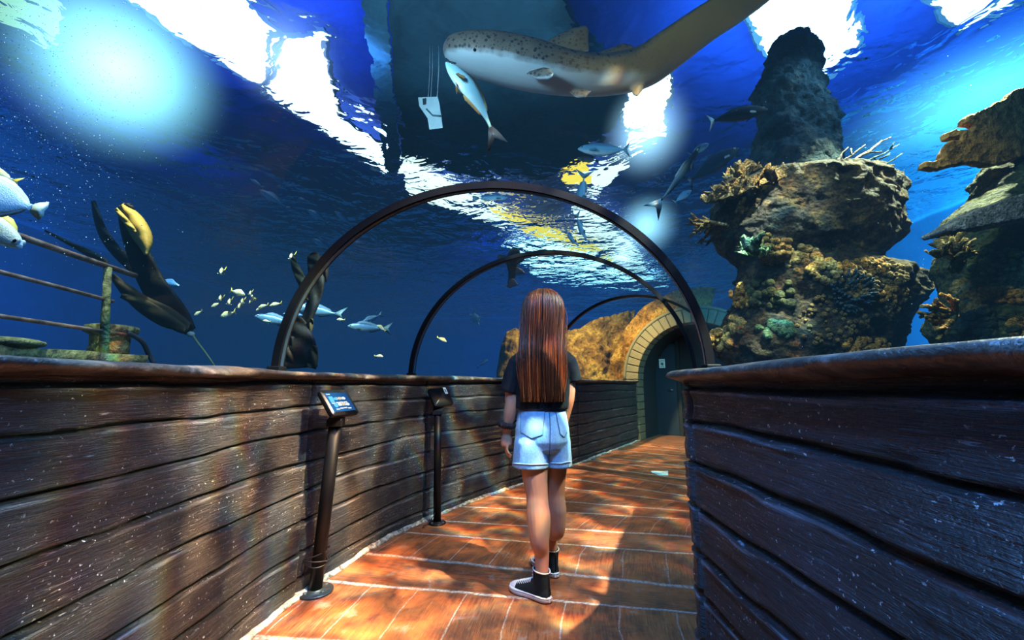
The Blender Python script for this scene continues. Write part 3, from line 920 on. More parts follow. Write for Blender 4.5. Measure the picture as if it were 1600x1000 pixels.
# seams, hems and pockets laid on the cloth
bpy.context.view_layer.update()
bm_ = bmesh.new(); bm_.from_mesh(shorts.data); tree = BVHTree.FromBMesh(bm_)
def on_cloth(px, py, lift=.002):
    d = ray(px, py).normalized(); o_ = Vector((0, 0, H))
    hit = tree.ray_cast(o_, d)
    if hit[0] is None: return None
    return hit[0] + hit[1] * lift
def seam(pts, rad, name, mat, n=24):
    q = []
    for i in range(len(pts) - 1):
        for k in range(n):
            t_ = k / n
            r_ = on_cloth(pts[i][0] * (1 - t_) + pts[i + 1][0] * t_, pts[i][1] * (1 - t_) + pts[i + 1][1] * t_)
            if r_: q.append(r_)
    m = MB(); m.tube(q, rad, 6); o = m.build(name, mat); gp(o); return o
M_STITCH = simple('stitching', (.05, .11, .20), .8, bump=0); M_HEM = simple('denim_edge', (.50, .66, .74), .9)
M_POCK = simple('denim_pocket', (.30, .54, .73), .9, scale=60, bump=.3)
def patch(poly, name, mat, nx=8, ny=8):
    (a, b, c, d) = poly; m = MB(); G = []
    for i in range(ny + 1):
        row = []
        for k in range(nx + 1):
            s_, r_ = k / nx, i / ny
            px = (a[0] * (1 - s_) + b[0] * s_) * (1 - r_) + (d[0] * (1 - s_) + c[0] * s_) * r_
            py = (a[1] * (1 - s_) + b[1] * s_) * (1 - r_) + (d[1] * (1 - s_) + c[1] * s_) * r_
            if name == 'pocket': py += r_ * (1 - abs(2 * s_ - 1)) * 7
            row.append(on_cloth(px, py, .0035) or Vector(G[-1][k] if G else (0, 0, 0)))
        G.append(row)
    m.grid(G); o = m.build(name, mat); gp(o); return o
pk = patch([(814, 642), (851, 643), (848, 679), (814, 675)], 'pocket', M_POCK)
seam([(814, 642), (814, 675), (831, 685), (848, 679), (851, 643)], .0022, 'pocket_stitching', M_STITCH)
pk2 = patch([(868, 643), (882.5, 641), (886, 674), (875, 678)], 'pocket', M_POCK)
seam([(868, 643), (875, 678), (881, 683), (886, 675)], .0022, 'pocket_stitching', M_STITCH)
seam([(858, 640), (860, 670), (859, 700), (858, 712)], .002, 'center_seam', M_STITCH)
seam([(811, 640), (830, 643), (860, 643), (882, 639)], .0018, 'waist_seam', M_STITCH)
seam([(801, 724), (829, 726), (857, 725)], .0035, 'leg_hem', M_HEM); seam([(860, 723), (875, 724), (892, 721)], .0035, 'leg_hem', M_HEM)
bm_.free()
gp(shorts)
# scrunchie on the left wrist
mb = MB(); rings = []
c0 = J(792.5, 664, 2.446); ax = (J(792, 674, 2.45) - J(797, 645, 2.44)).normalized(); a1 = ax.cross(Vector((0, 1, 0))).normalized(); a2 = ax.cross(a1)
for i in range(64):
    a = 2 * PI * i / 64; rr = .034 + .003 * math.sin(9 * a)
    cc = c0 + (a1 * math.cos(a) + a2 * math.sin(a)) * rr; out = (cc - c0).normalized()
    rings.append([cc + (out * math.cos(b) + ax * math.sin(b)) * (.0165 + .004 * math.sin(17 * a + 2 * b)) for b in [2 * PI * j / 12 for j in range(12)]])
mb.grid(rings, wrap_u=True, wrap_v=True)
gp(mb.build('scrunchie', simple('scrunchie', (.006, .006, .008), .8)))

# hair: an under-layer and many strands, long to the waist
LV = [(453.5, 848.5, 5, 2.47, .02), (456, 848.5, 15, 2.468, .055), (461, 848.5, 22, 2.464, .082), (470, 848.5, 28, 2.46, .102), (485, 848.5, 31, 2.455, .112), (503, 848, 32, 2.448, .112), (522, 847, 32.5, 2.43, .098), (540, 846.5, 33.5, 2.405, .085), (562, 846.5, 34.5, 2.375, .070), (590, 847, 34, 2.36, .058), (612, 847.5, 33.5, 2.355, .052), (628, 848, 33, 2.352, .048)]
LVc = catmull(LV, 5)
def hair_pt(u, f, out=0.0, dx=0.0):
    """u 0..1 down the fall, f -1..1 round from the left to the right side"""
    k = u * (len(LVc) - 1); i = min(int(k), len(LVc) - 2); r_ = k - i
    py, px, hw, Y, hd = LVc[i] * (1 - r_) + LVc[i + 1] * r_
    fm = math.radians(118 - 30 * min(1, u * 1.4))
    a = f * fm
    c = J(px, py, Y); w_ = hw * M_PER_PX(py, Y)
    q = Vector((c.x + math.sin(a) * (w_ + out) + dx, c.y - math.cos(a) * (hd + out), c.z))
    if u < .06: q.z += out * .7
    return q
t = NT('hair'); at = t.n('ShaderNodeAttribute', _attribute_name='strand'); c = t.coord('Object'); z_ = t.sep(c)
col = t.ramp(at.outputs['Fac'], [(.15, (.018, .005, .003)), (.5, (.085, .022, .008)), (.8, (.20, .055, .015)), (1.0, (.36, .12, .035))])
gz = t.ramp(z_[2], [(.95, 1.0), (1.5, .0)])
col = t.mix(t.math('MULTIPLY', gz, .55), col, (.36, .075, .010))
col = t.mix(t.ramp(z_[2], [(.0, 0), (1.0, 0)]), col, (.06, .018, .007))
hb = t.pbsdf(col, .34, t.bump(t.noise(t.coord('Object', scale=(160, 160, 3)), 1, 3), .6, .004), spec=.35)
M_HAIR = t.mat
mb = MB(); stv = []
def add_val(v):
    while len(stv) < len(mb.v): stv.append(v)
mb.grid([[hair_pt(u, f, -.006) for f in np.linspace(-1, 1, 34)] for u in np.linspace(0, .94, 44)]); add_val(.25)
for k in range(900):
    f = random.uniform(-1, 1); f = f * .999; out = random.uniform(-.004, .007); end = min(1.0, random.uniform(.84, 1.04))
    ph = random.uniform(0, 9); pts = []; rad = []
    wv = random.uniform(.0, .004)
    start = random.choice([0.01, .01, .03, .06, .15]) if k > 200 else 0.01
    cross = random.uniform(-.06, .06)
    for i in range(17):
        u = start + (end - start) * i / 16
        ff = f + cross * u * u + .010 * math.sin(ph + u * 7)
        ff = max(-1.03, min(1.03, ff))
        pts.append(hair_pt(u, ff, out + wv * math.sin(ph * 2 + u * 12)))
        rad.append(.0030 * (1 - .75 * max(0, (i - 11) / 5)))
    mb.tube(pts, rad, 4, cap=False); add_val(min(1, max(0, random.gauss(.48, .24))))
for k in range(26):      # loose flyaway hairs
    f = random.choice([-1, 1]) * random.uniform(.7, 1.0); pts = []
    a, b = random.uniform(.25, .6), random.uniform(.015, .03); ph = random.uniform(0, 6)
    for i in range(12):
        u = a + .35 * i / 11; u = min(u, 1)
        pts.append(hair_pt(u, f, b * math.sin(PI * i / 11)))
    mb.tube(pts, .0008, 3, cap=False); add_val(.9)
hair = mb.build('hair', M_HAIR)
at_ = hair.data.attributes.new('strand', 'FLOAT', 'POINT'); at_.data.foreach_set('value', stv)
gp(hair)

# high-top canvas shoes
M_CANV = cloth_mat('black_canvas', (.006, .010, .012), (.014, .024, .026), .85, 30, .3, .3)
M_RUB = simple('white_rubber', (.72, .74, .78), .5, scale=40, var=.18, bump=.1)
M_LACE = simple('white_lace', (.78, .80, .82), .8); M_BLK = simple('black_rubber', (.01, .01, .012), .6)
M_BLUE = simple('navy_print', (.02, .03, .14), .6, bump=0); M_SOCK = simple('pale_lining', (.72, .72, .70), .9)
def shoe(name, heel, toe, inner):
    """heel/toe: floor points; inner = +1 when the inner side is the shoe's left"""
    h_ = Vector(heel); fw = (Vector(toe) - h_); L = .262; fw.normalize()
    R_ = Matrix((( fw.x, -fw.y, 0), (fw.y, fw.x, 0), (0, 0, 1)))
    root_loc = h_
    def W(x, y, z): return h_ + R_ @ Vector((x, y, z))
    def outline(g, z, n=40):
        st_ = [(0.0, .0), (.012, .022), (.04, .032), (.09, .031), (.14, .034), (.19, .044), (.225, .041), (.25, .026), (.262, .0)]
        xs_ = [a for a, _ in st_]; ys_ = [b for _, b in st_]
        t_ = np.linspace(0, 1, n // 2)
        xx = L * (1 - np.cos(t_ * PI)) / 2; yy = np.interp(xx, xs_, ys_)
        yy = np.sqrt(np.maximum(yy, 0)) ** 2
        top = [W(x + (x / L - .5) * 2 * g, y + g, z) for x, y in zip(xx, yy)]
        bot = [W(x + (x / L - .5) * 2 * g, -y - g, z) for x, y in zip(xx, yy)][::-1]
        return top + bot[1:-1]
    mb = MB()
    sec = [(.006, .022, .07), (.03, .031, .098), (.07, .034, .108), (.11, .035, .095), (.15, .038, .076), (.19, .041, .060), (.22, .037, .050), (.248, .024, .038)]
    rings = []
    for x, w_, z in sec:
        ring = []
        for j in range(20):
            a = 2 * PI * j / 20
            ring.append(W(x, w_ * math.copysign(abs(math.cos(a)) ** .8, math.cos(a)), .02 + (z - .02) * max(0, math.sin(a)) ** .85 - .012 * max(0, -math.sin(a))))
        rings.append(ring)
    mb.loft(rings)
    sh = []
    for z, cx, a, b in ((.05, .058, .052, .033), (.085, .056, .050, .036), (.115, .055, .048, .039), (.140, .054, .048, .042), (.150, .054, .048, .043)):
        sh.append([W(cx + a * math.cos(q), b * math.sin(q), z + .006 * math.cos(q)) for q in [2 * PI * j / 24 for j in range(24)]])
    mb.loft(sh)
    root = mb.build(name, M_CANV); remesh(root, .004, 4, .5); gp(root)
    def kid(m, nm, mat, smooth=True):
        o = m.build(nm, mat, smooth=smooth); o.parent = root; return o
    m = MB(); m.loft([outline(-.002, 0.001), outline(.004, .006), outline(.005, .022), outline(.003, .030), outline(-.003, .031)], cap=True); kid(m, 'rubber_sole', M_RUB)
    m = MB(); m.loft([outline(.0058, .0225), outline(.0062, .0255)], cap=False); kid(m, 'sole_stripe', M_BLK)
    m = MB(); m.loft([outline(.0058, .002), outline(.0058, .005)], cap=False); kid(m, 'outsole', M_BLK)
    m = MB(); rings = []
    for x, w_, z in ((.205, .042, .057), (.222, .039, .053), (.238, .032, .047), (.252, .022, .039), (.258, .012, .032)):
        rings.append([W(x, w_ * math.cos(a), .022 + (z - .022) * math.sin(a)) for a in [PI * j / 14 for j in range(15)]])
    m.grid(rings); kid(m, 'toe_cap', M_RUB)
    m = MB()
    for k in range(7):
        x = .118 + .0135 * k; zz = float(np.interp(x, [a[0] for a in sec], [a[2] for a in sec])) + .003
        x -= 0
        m.tube([W(x - .004, -.026, zz - .012), W(x, -.012, zz - .001), W(x, .012, zz - .001), W(x - .004, .026, zz - .012)], .0032, 6)
    for k in range(3):
        z = .105 + .015 * k; m.tube([W(.098, -.022, z), W(.108 - .003 * k, 0, z + .003), W(.098, .022, z)], .003, 6)
    kid(m, 'laces', M_LACE)
    m = MB(); m.box(W(.003, 0, .018), (.012, .030, .018), rot=R_); o = kid(m, 'heel_label', M_RUB, False)
    m = MB(); m.tube([W(.004, 0, .032), W(.003, 0, .07), W(.005, 0, .11), W(.008, 0, .148)], .0055, 8, squash=.5); kid(m, 'heel_strip', M_BLK)
    m = MB(); rg = [W(.054 + .0475 * math.cos(q), .0425 * math.sin(q), .150 + .006 * math.cos(q)) for q in [2 * PI * j / 24 for j in range(25)]]; m.tube(rg, .0035, 6); kid(m, 'collar_lining', M_SOCK)
    # round ankle emblem: white disc, blue ring and star
    yy = inner * .0395
    m = MB()
    def dsc(r_, y, n=28): return [W(.058 + r_ * math.cos(q), y, .104 + r_ * math.sin(q)) for q in [2 * PI * j / n for j in range(n)]]
    m.loft([dsc(.024, yy - inner * .006), dsc(.024, yy + inner * .0005), dsc(.022, yy + inner * .0015)], 0)
    em = kid(m, 'ankle_emblem', M_RUB)
    m = MB(); rr = [W(.058 + .0175 * math.cos(q), yy + inner * .002, .104 + .0175 * math.sin(q)) for q in [2 * PI * j / 28 for j in range(29)]]; m.tube(rr, .0012, 5)
    o = m.build('emblem_ring', M_BLUE); o.parent = em
    m = MB(); star = [W(.058 + (.013 if j % 2 == 0 else .0055) * math.sin(PI * j / 5), yy + inner * .0015, .104 + (.013 if j % 2 == 0 else .0055) * math.cos(PI * j / 5)) for j in range(10)]
    m.disc_prism(star, R_ @ Vector((0, inner * .002, 0))); o = m.build('emblem_star', M_BLUE, smooth=False); o.parent = em
    return root
shoe('high_top_shoe', hl, tl, -1)
shoe('high_top_shoe', hr, tr_, 1)
# ------------------------------------------------------------------ tablet stands
def PXW(px, py, x):
    d = ray(px, py); t = x / d.x
    return Vector((x, d.y * t, H + d.z * t))
M_BLKM = simple('black_powder_coat', (.003, .003, .004), .5, .0, .2, .3, 60, .15)
M_BEZEL = simple('black_gloss', (.005, .005, .006), .35, 0, .2, .2, 30, 0)
M_PLATE = simple('plate_metal', (.045, .05, .058), .38, .7, .5, .7, 26, .4)
M_BOLT = simple('bolt_steel', (.20, .21, .22), .35, .9, .5, .4, 60, .2)
M_CABLE = simple('cable_black', (.012, .012, .014), .5)
t = NT('screen_glow'); c = t.coord('Generated'); z_ = t.sep(c)
e = t.n('ShaderNodeEmission'); t.link(t.mix(t.ramp(z_[1], [(0, 0), (1, 1)]), (.03, .17, .42), (.012, .06, .20)), e.inputs[0]); e.inputs[1].default_value = 1.25
t.link(e.outputs[0], t.out.inputs[0]); M_SCREEN = t.mat
M_IC1 = emis_mat('icon_pale', (.75, .85, .9), 1.4); M_IC2 = emis_mat('icon_blue', (.15, .60, .95), 1.4); M_IC3 = emis_mat('icon_warm', (.75, .62, .42), 1.3)

def stand(base_px, pole_bot, pole_top, corners, label, screen, R0=.094, r_=.035):
    b = Vector((*base_px, 0))
    root = empty('tablet_stand', b, label, 'information stand', 'black tablet stands along the boarded wall')
    m = MB()
    m.loft([[Vector((math.cos(a) * r, math.sin(a) * r, z)) for a in [2 * PI * j / 40 for j in range(40)]] for r, z in ((R0, .001), (R0, .010), (R0 - .004, .013), (r_ + .006, .014), (r_ + .004, .020), (r_ + .002, .020))])
    m.build('base_plate', M_PLATE if screen else M_BEZEL, root)
    for k in range(4):
        a = PI / 4 + k * PI / 2 + .2; m = MB(); q = Vector((math.cos(a) * .062, math.sin(a) * (R0 + r_) * .5, 0))
        m.loft([[q + Vector((math.cos(g) * r, math.sin(g) * r, z)) for g in [2 * PI * j / 6 for j in range(6)]] for r, z in ((.010, .012), (.010, .020), (.007, .022))]); m.build('bolt', M_BOLT, root, smooth=False)
    pb, pt = pole_bot, pole_top
    m = MB(); sq = [(-1, -1), (1, -1), (1, 1), (-1, 1)]
    ax = Vector((1, .12, 0)).normalized(); ay = Vector((-.12, 1, 0)).normalized()
    def ring(p, r): return [p - b + ax * r * math.cos(a) + ay * r * math.sin(a) for a in [2 * PI * j / 20 for j in range(20)]]
    m.loft([ring(pb, r_), ring(pb * .5 + pt * .5, r_), ring(pt, r_)]); m.build('pole', M_BLKM, root)
    TL, TR, BR, BL = corners
    cen = (TL + TR + BR + BL) / 4; ex = ((TR - TL) + (BR - BL)) / 2; ey = ((TL - BL) + (TR - BR)) / 2
    w_, h_ = ex.length, ey.length; ex = ex.normalized(); ey = (ey - ex * ey.dot(ex)).normalized(); nz = ex.cross(ey)
    if nz.z < 0: nz = -nz
    def Q(a, b2, c2): return cen - b + ex * a + ey * b2 + nz * c2
    # neck bracket
    m = MB(); nb = cen - nz * .03
    m.loft([[nb - b + (ex * x * .05 + ey * y * .045) for x, y in sq], [pt - b + (ax * x * .04 + ay * y * .04) + Vector((0, 0, .0)) for x, y in sq], [pt - b + (ax * x * .04 + ay * y * .04) + Vector((0, 0, -.035)) for x, y in sq]])
    bevel(m.build('bracket', M_BLKM, root, smooth=False), .003)
    m = MB(); rr = .016; out = []
    for (sx, sy, a0) in ((1, 1, 0), (-1, 1, 90), (-1, -1, 180), (1, -1, 270)):
        for k in range(6):
            a = math.radians(a0 + k * 18); out.append((sx * (w_ / 2 - rr) + rr * math.cos(a), sy * (h_ / 2 - rr) + rr * math.sin(a)))
    m.loft([[Q(x * s, y * s, z) for x, y in out] for s, z in ((.97, -.028), (1, -.022), (1, -.004), (.985, 0))])
    tb = m.build('tablet', M_BEZEL, root)
    if screen:
        m = MB(); a, c_ = w_ / 2 - .020, h_ / 2 - .022
        m.add([Q(-a, -c_, .0015), Q(a, -c_, .0015), Q(a, c_, .0015), Q(-a, c_, .0015)], [(0, 1, 2, 3)]); o = m.build('screen', M_SCREEN, tb, smooth=False)
        ins = [('tall', -.66, .30, M_IC2), ('fish', -.28, .34, M_IC2), ('fish', .06, .36, M_IC3), ('fish', .44, .36, M_IC1), ('disc', -.55, -.34, M_IC2), ('blob', -.18, -.26, M_IC1), ('blob', .16, -.24, M_IC3), ('fish', .52, -.30, M_IC1)]
        for kind, x, y, mt in ins:
            m = MB(); x *= a; y *= c_; s_ = a * .17; sy = c_ * .22
            if kind == 'tall': pts = [(-1, -1.4), (1, -1.4), (1, 1.4), (-1, 1.4)]
            elif kind == 'disc': pts = [(math.cos(g), math.sin(g)) for g in [2 * PI * j / 18 for j in range(18)]]
            elif kind == 'fish': pts = [(1.2, 0), (.7, .6), (0, .8), (-.6, .3), (-1.2, .8), (-1.0, 0), (-1.2, -.7), (-.6, -.3), (0, -.7), (.7, -.5)]
            else: pts = [(.9, -.7), (1.0, .3), (.4, .9), (-.5, .8), (-1.0, .1), (-.8, -.8)]
            m.disc_prism([Q(x + p_[0] * s_, y + p_[1] * sy, .0016) for p_ in pts], nz * .0005); m.build('icon', mt, o, smooth=False)
            m = MB(); m.disc_prism([Q(x + p_[0] * s_ * .9, y - sy * 1.9 + p_[1] * sy * .28, .0016) for p_ in ((-1, -1), (1, -1), (1, 1), (-1, 1))], nz * .0005); m.build('caption_bar', M_IC1, o, smooth=False)
        m = MB(); m.disc_prism([Q(-a * .72 + p_[0] * a * .16, c_ * .84 + p_[1] * c_ * .05, .0016) for p_ in ((-1, -1), (1, -1), (1, 1), (-1, 1))], nz * .0005); m.build('title_bar', M_IC1, o, smooth=False)
    else:
        m = MB(); x, y = w_ * .36, h_ * .30
        m.disc_prism([Q(x + p_[0] * w_ * .075, y + p_[1] * h_ * .19, .0005) for p_ in ((-1, -1), (1, -1), (1, 1), (-1, 1))], nz * .0012); st_ = m.build('label_sticker', simple('sticker_white', (.75, .77, .80), .6), tb, smooth=False)
        st_['label'] = 'white paper sticker'
        m = MB(); m.disc_prism([Q(x + p_[0] * w_ * .03, y + p_[1] * h_ * .09, .0018) for p_ in ((-1, -1), (1, -1), (1, 1), (-1, 1))], nz * .0006); o = m.build('printed_block', simple('print_grey', (.12, .13, .16), .7), st_, smooth=False)
    return root, b
def vpole(base): return base
B1 = fl(489, 925)
b1 = Vector((-1.082, B1[1], 0))
Y1 = b1.y
s1, b_ = stand((b1.x, b1.y), Vector((-1.082, Y1, .015)), P(525, 656, 2.36), [P(499, 609, 2.27), P(542, 609, 2.49), P(561, 645, 2.455), P(521, 650, 2.235)], 'tall black stand with a lit blue tablet screen, base bolted near the wall foot', True)
# coiled cable round the foot of the first pole
m = MB()
for k, (r_, z0, tl) in enumerate(((.064, .20, .35), (.056, .16, -.3), (.068, .17, .15))):
    m.tube([Vector((-.004 + r_ * math.cos(a), r_ * math.sin(a), z0 + tl * r_ * math.cos(a + k))) for a in [2 * PI * j / 30 for j in range(31)]], .0035, 6)
m.tube([Vector((-.05, .0, .16)), Vector((-.06, -.02, .09)), Vector((-.055, -.03, .03)), Vector((-.08, .0, .02))], .0035, 6)
m.build('cable_coil', M_CABLE, s1)
m = MB(); m.box(P(505, 661, 2.33) - b_, (.07, .02, .008)); m.build('shelf_clip', M_PLATE, s1, smooth=False)
B2 = fl(683, 818); b2 = Vector((B2[0], B2[1], 0)); Y2 = b2.y
s2, b_ = stand((b2.x, b2.y), Vector((b2.x, Y2, .015)), P(684, 641, Y2), [P(666, 607, Y2 - .02), P(697, 606, Y2 + .10), P(710, 630, Y2 + .03), P(682, 635, Y2 - .09)], 'tall black stand with a dark tablet and white sticker, second along the wall', False, .072, .031)
m = MB()
m.tube(catmull([Vector((.03, -.02, .55)), Vector((.045, -.03, .50)), Vector((.05, -.02, .44)), Vector((.03, 0, .40))], 6), .003, 6); m.build('cable_loop', M_CABLE, s2); m = MB()
m.tube(catmull([Vector((-.01, -.02, .10)), Vector((-.05, -.05, .03)), Vector((-.085, -.07, .012)), Vector((-.09, -.10, .012)), Vector((-.08, -.14, .012))], 6), .003, 6)
m.build('cable', M_CABLE, s2)

# ------------------------------------------------------------------ brick portal and the passage behind it
A = Vector((*Lc[-1], 0)); Bp = Vector((*Rc[-1], 0)); e = (Bp - A).normalized(); wid = (Bp - A).length
fw = Vector((-e.y, e.x, 0))       # away from the tunnel
if fw.y < 0: fw = -fw
cen = (A + Bp) / 2
M_BRICK = None
t = NT('portal_brick'); c = t.coord('Object'); nz_ = t.noise(c, 6, 5, .6); n2_ = t.noise(c, 30, 5, .65)
t.pbsdf(t.mix(n2_, t.mix(nz_, (.07, .055, .03), (.20, .155, .085)), (.14, .11, .06)), .8, t.bump(n2_, .8, .02))
M_BRICK = t.mat
M_MORT2 = simple('brick_mortar', (.05, .042, .03), .9, scale=30)
ZSP = 1.22; RI = wid / 2 - .05
def ap(r, a, d): return cen - e * math.cos(a) * r + Vector((0, 0, ZSP + math.sin(a) * r)) + fw * d
por = empty('brick_portal', cen, None); tag(por, 'arched brick portal closing the far end of the tunnel', 'archway', kind='structure')
mb = MB()
NV = 26
for k in range(NV):
    a0 = PI * k / NV + .006; a1 = PI * (k + 1) / NV - .006
    for (r0, r1, d0, d1) in ((RI, RI + .26, -.05, .30),):
        v = [ap(r, a, d) for d in (d0, d1) for r, a in ((r0, a0), (r1, a0), (r1, a1), (r0, a1))]
        mb.add([p_ - cen for p_ in v], [(3, 2, 1, 0), (4, 5, 6, 7), (0, 1, 5, 4), (1, 2, 6, 5), (2, 3, 7, 6), (3, 0, 4, 7)])
for sx in (-1, 1):
    for k in range(8):
        z = ZSP / 8 * k
        for j in range(2):
            o_ = .5 * ((k + j) % 2)
            mb.box(e * sx * (RI + .065 + .13 * j) + Vector((0, 0, z + ZSP / 16)) + fw * .12, (.125, .34, ZSP / 8 - .012), rot=Matrix((( e.x, fw.x, 0), (e.y, fw.y, 0), (0, 0, 1))))
bevel(mb.build('brick_arch', M_BRICK, por, smooth=False), .014)
mb = MB(); n_ = 40
G = [[ap(r, PI * j / n_, d) - cen for r, d in ((RI + .005, -.02), (RI + .005, .28), (RI + .25, .28), (RI + .25, -.02), (RI + .005, -.02))] for j in range(n_ + 1)]
mb.grid(G); mb.build('mortar_core', M_MORT2, por)
# outer moulding ring
mb = MB(); mb.tube([ap(RI + .29, PI * j / 48, -.03) - cen for j in range(49)], .035, 8); mb.build('moulding', M_BRICK, por)
# rock-textured bulkhead around the portal, with the arched opening left clear
M_BULK = simple('bulkhead', (.05, .026, .010), .9, scale=5, var=.8, bump=1.0)
mb = MB(); G = []
for j in range(int(n_ * .62)):
    a = PI * j / n_; row = []
    for k in range(10):
        r = RI + .24 + 1.0 * (k / 9) ** 1.3 * .5
        p_ = ap(r, a, .10 + .02 * k + .16 * float(fbm(r * 2.5, a * 4, 0, 4, 5)))
        row.append(p_ - cen)
    G.append(row)
mb.grid(G); bulk_o = mb.build('bulkhead', M_BULK, por)
# passage
M_PASS = simple('passage_paint', (.003, .005, .007), .8, scale=8)
mb = MB()
G = []
for d in (.28, 1.3, 2.6):
    ring = [cen - e * (RI + .02) + fw * d] + [ap(RI + .02, PI * j / 24, d) for j in range(25)] + [cen + e * (RI + .02) + fw * d]
    G.append(ring)
mb.grid(G); o = mb.build('wall_passage', M_PASS); tag(o, kind='structure')
mb = MB(); fp = [A - e * .1 - fw * .3, Bp + e * .1 - fw * .3, Bp + e * .1 + fw * 2.7, A - e * .1 + fw * 2.7]
mb.add([p_ + Vector((0, 0, .002)) for p_ in fp], [(0, 1, 2, 3)]); o = mb.build('floor_passage', simple('passage_floor', (.16, .06, .028), .6, scale=4, var=.5), smooth=False); tag(o, kind='structure')
dd = 1.25
mb = MB()
mb.add([cen + e * x + fw * dd + Vector((0, 0, z)) for x, z in ((-1.4, 0), (1.4, 0), (1.4, 2.7), (-1.4, 2.7))], [(0, 1, 2, 3)])
o = mb.build('wall_end', M_PASS, smooth=False); tag(o, kind='structure')
RE = Matrix((( e.x, fw.x, 0), (e.y, fw.y, 0), (0, 0, 1)))
def on_plane(px, py, d):
    r = ray(px, py); q0 = cen + fw * d; t_ = (q0 - Vector((0, 0, H))).dot(fw) / r.dot(fw)
    return Vector((0, 0, H)) + r * t_
dl = on_plane(1006, 690, dd - .03); dr_ = on_plane(1046, 690, dd - .03)
dw = (dr_ - dl).length + .25
dc = dl + (dr_ - dl).normalized() * dw / 2; dc.z = 0
door = empty('door_1', dc); tag(door, 'dark blue door standing at the end of the passage', 'door', kind='structure')
M_DOOR = simple('door_blue', (.004, .016, .028), .5, scale=3, var=.5)
mb = MB(); mb.box(Vector((0, 0, 1.02)), (dw, .05, 2.04), rot=RE); bevel(mb.build('door_leaf', M_DOOR, door, smooth=False), .008)
mb = MB()
for (cx, sx_, cz, sz_) in ((-dw / 2 - .04, .07, 1.05, 2.1), (dw / 2 + .04, .07, 1.05, 2.1), (0, dw + .15, 2.11, .07)):
    mb.box(RE @ Vector((cx, -.01, cz)), (sx_, .08, sz_), rot=RE)
mb.build('door_frame', M_PASS, door, smooth=False)
mb = MB(); mb.tube([RE @ Vector((dw * .38, -.03, 1.0)), RE @ Vector((dw * .38, -.07, 1.0)), RE @ Vector((dw * .28, -.07, 1.0))], .012, 8); mb.build('door_handle', M_BOLT, door)
nc = on_plane(1034.5, 568, dd - .07)
nt_ = empty('notice_sheet', nc, 'small white printed notice taped to the dark blue door', 'notice')
mb = MB(); mb.box((0, 0, 0), (.13, .004, .20), rot=RE); mb.build('paper', simple('paper', (.70, .70, .64), .8, bump=0), nt_, smooth=False)
mb = MB(); mb.box(-fw * .004 + Vector((0, 0, -.01)), (.06, .003, .06), rot=RE); mb.box(-fw * .004 + Vector((0, 0, .06)), (.09, .003, .012), rot=RE); mb.box(-fw * .004 + Vector((0, 0, -.07)), (.09, .003, .012), rot=RE)
mb.build('print', simple('print_dark', (.10, .11, .12), .8, bump=0), nt_, smooth=False)
# pale patch of light on the floor by the right wall, laid as a decal
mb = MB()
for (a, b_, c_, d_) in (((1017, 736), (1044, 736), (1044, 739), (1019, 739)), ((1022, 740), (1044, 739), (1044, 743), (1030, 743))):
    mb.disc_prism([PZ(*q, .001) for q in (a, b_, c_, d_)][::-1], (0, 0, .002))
o = mb.build('floor_light_patch', simple('pale_cyan_light', (.55, .85, .92), .4, bump=0, emis=None), smooth=False); tag(o, 'pale cyan patch of light on the floor near the right wall end, laid as a decal', 'light patch')

# ------------------------------------------------------------------ sunken ship rail and mooring post
M_RUST = None
t = NT('rusty_rail'); c = t.coord('Object'); a_ = t.noise(c, 14, 5, .65)
t.pbsdf(t.ramp(a_, [(.35, (.05, .035, .022)), (.5, (.26, .12, .06)), (.65, (.42, .26, .16))]), .7, t.bump(a_, .6, .006)); M_RUST = t.mat
t = NT('weedy_timber'); c = t.coord('Object'); a_ = t.noise(c, 12, 6, .7); b2_ = t.noise(c, 50, 4)
t.pbsdf(t.ramp(a_, [(.36, (.05, .05, .02)), (.5, (.27, .22, .06)), (.66, (.62, .50, .14))]), .85, t.bump(t.math('ADD', a_, b2_), .9, .02)); M_WEED = t.mat
XR = -1.98
pb = PXW(163, 549, XR)
rail = empty('ship_rail', pb, 'rusty three bar ship rail on a weedy timber ledge behind the left glass', 'ship rail')
def rp(px, py): return PXW(px, py, XR) - pb
def rail_bar(pts, r, nm):
    q = [rp(*p_) for p_ in pts]; ext = q[0] + (q[0] - q[-1]) * .6
    m = MB(); m.tube([ext] + q, r, 10); return m.build(nm, M_RUST, rail)
rail_bar([(31, 369), (120, 400), (212, 431)], .013, 'top_bar'); rail_bar([(0, 425), (90, 448), (176, 471)], .009, 'middle_bar'); rail_bar([(0, 494), (90, 507), (196, 523)], .009, 'lower_bar')
m = MB(); m.tube([rp(168.5, 418), rp(166, 470), rp(162, 551)], [.016, .016, .02], 12); m.build('post', M_WEED, rail)
m = MB(); q0, q1 = rp(-40, 538), rp(217, 556); dv = (q1 - q0); q0 = q0 - dv * .8
ring = lambda p_, s: [p_ + Vector((x, 0, z)) for x, z in ((.05, 0.0), (.05, -.06), (-.28, -.06), (-.28, .004), (-.1, .008))]
m.loft([ring(q0 + (q1 - q0) * k / 12 + Vector((0, 0, .004 * math.sin(k * 2.3))), 1) for k in range(13)]); lg = m.build('ledge', M_WEED, rail)
m = MB(); q = rp(15, 531); m.ball(q + Vector((0, 0, -.01)), (.08, .12, .022), 14, 8); m.build('weed_mound', M_WEED, rail)
bq = PXW(170, 550, XR - .10)
bol = empty('mooring_bollard', bq, 'short weedy mooring bollard standing on the timber ledge behind the rail post', 'bollard')
m = MB(); rr = []
for z, r_ in ((-.012, .082), (.03, .078), (.085, .080), (.10, .105), (.118, .110), (.132, .104), (.138, .08)):
    rr.append([Vector(((r_ + .006 * float(vnoise(3 * math.cos(a) + 9, 3 * math.sin(a), z * 20))) * math.cos(a), (r_) * math.sin(a), z)) for a in [2 * PI * j / 24 for j in range(24)]])
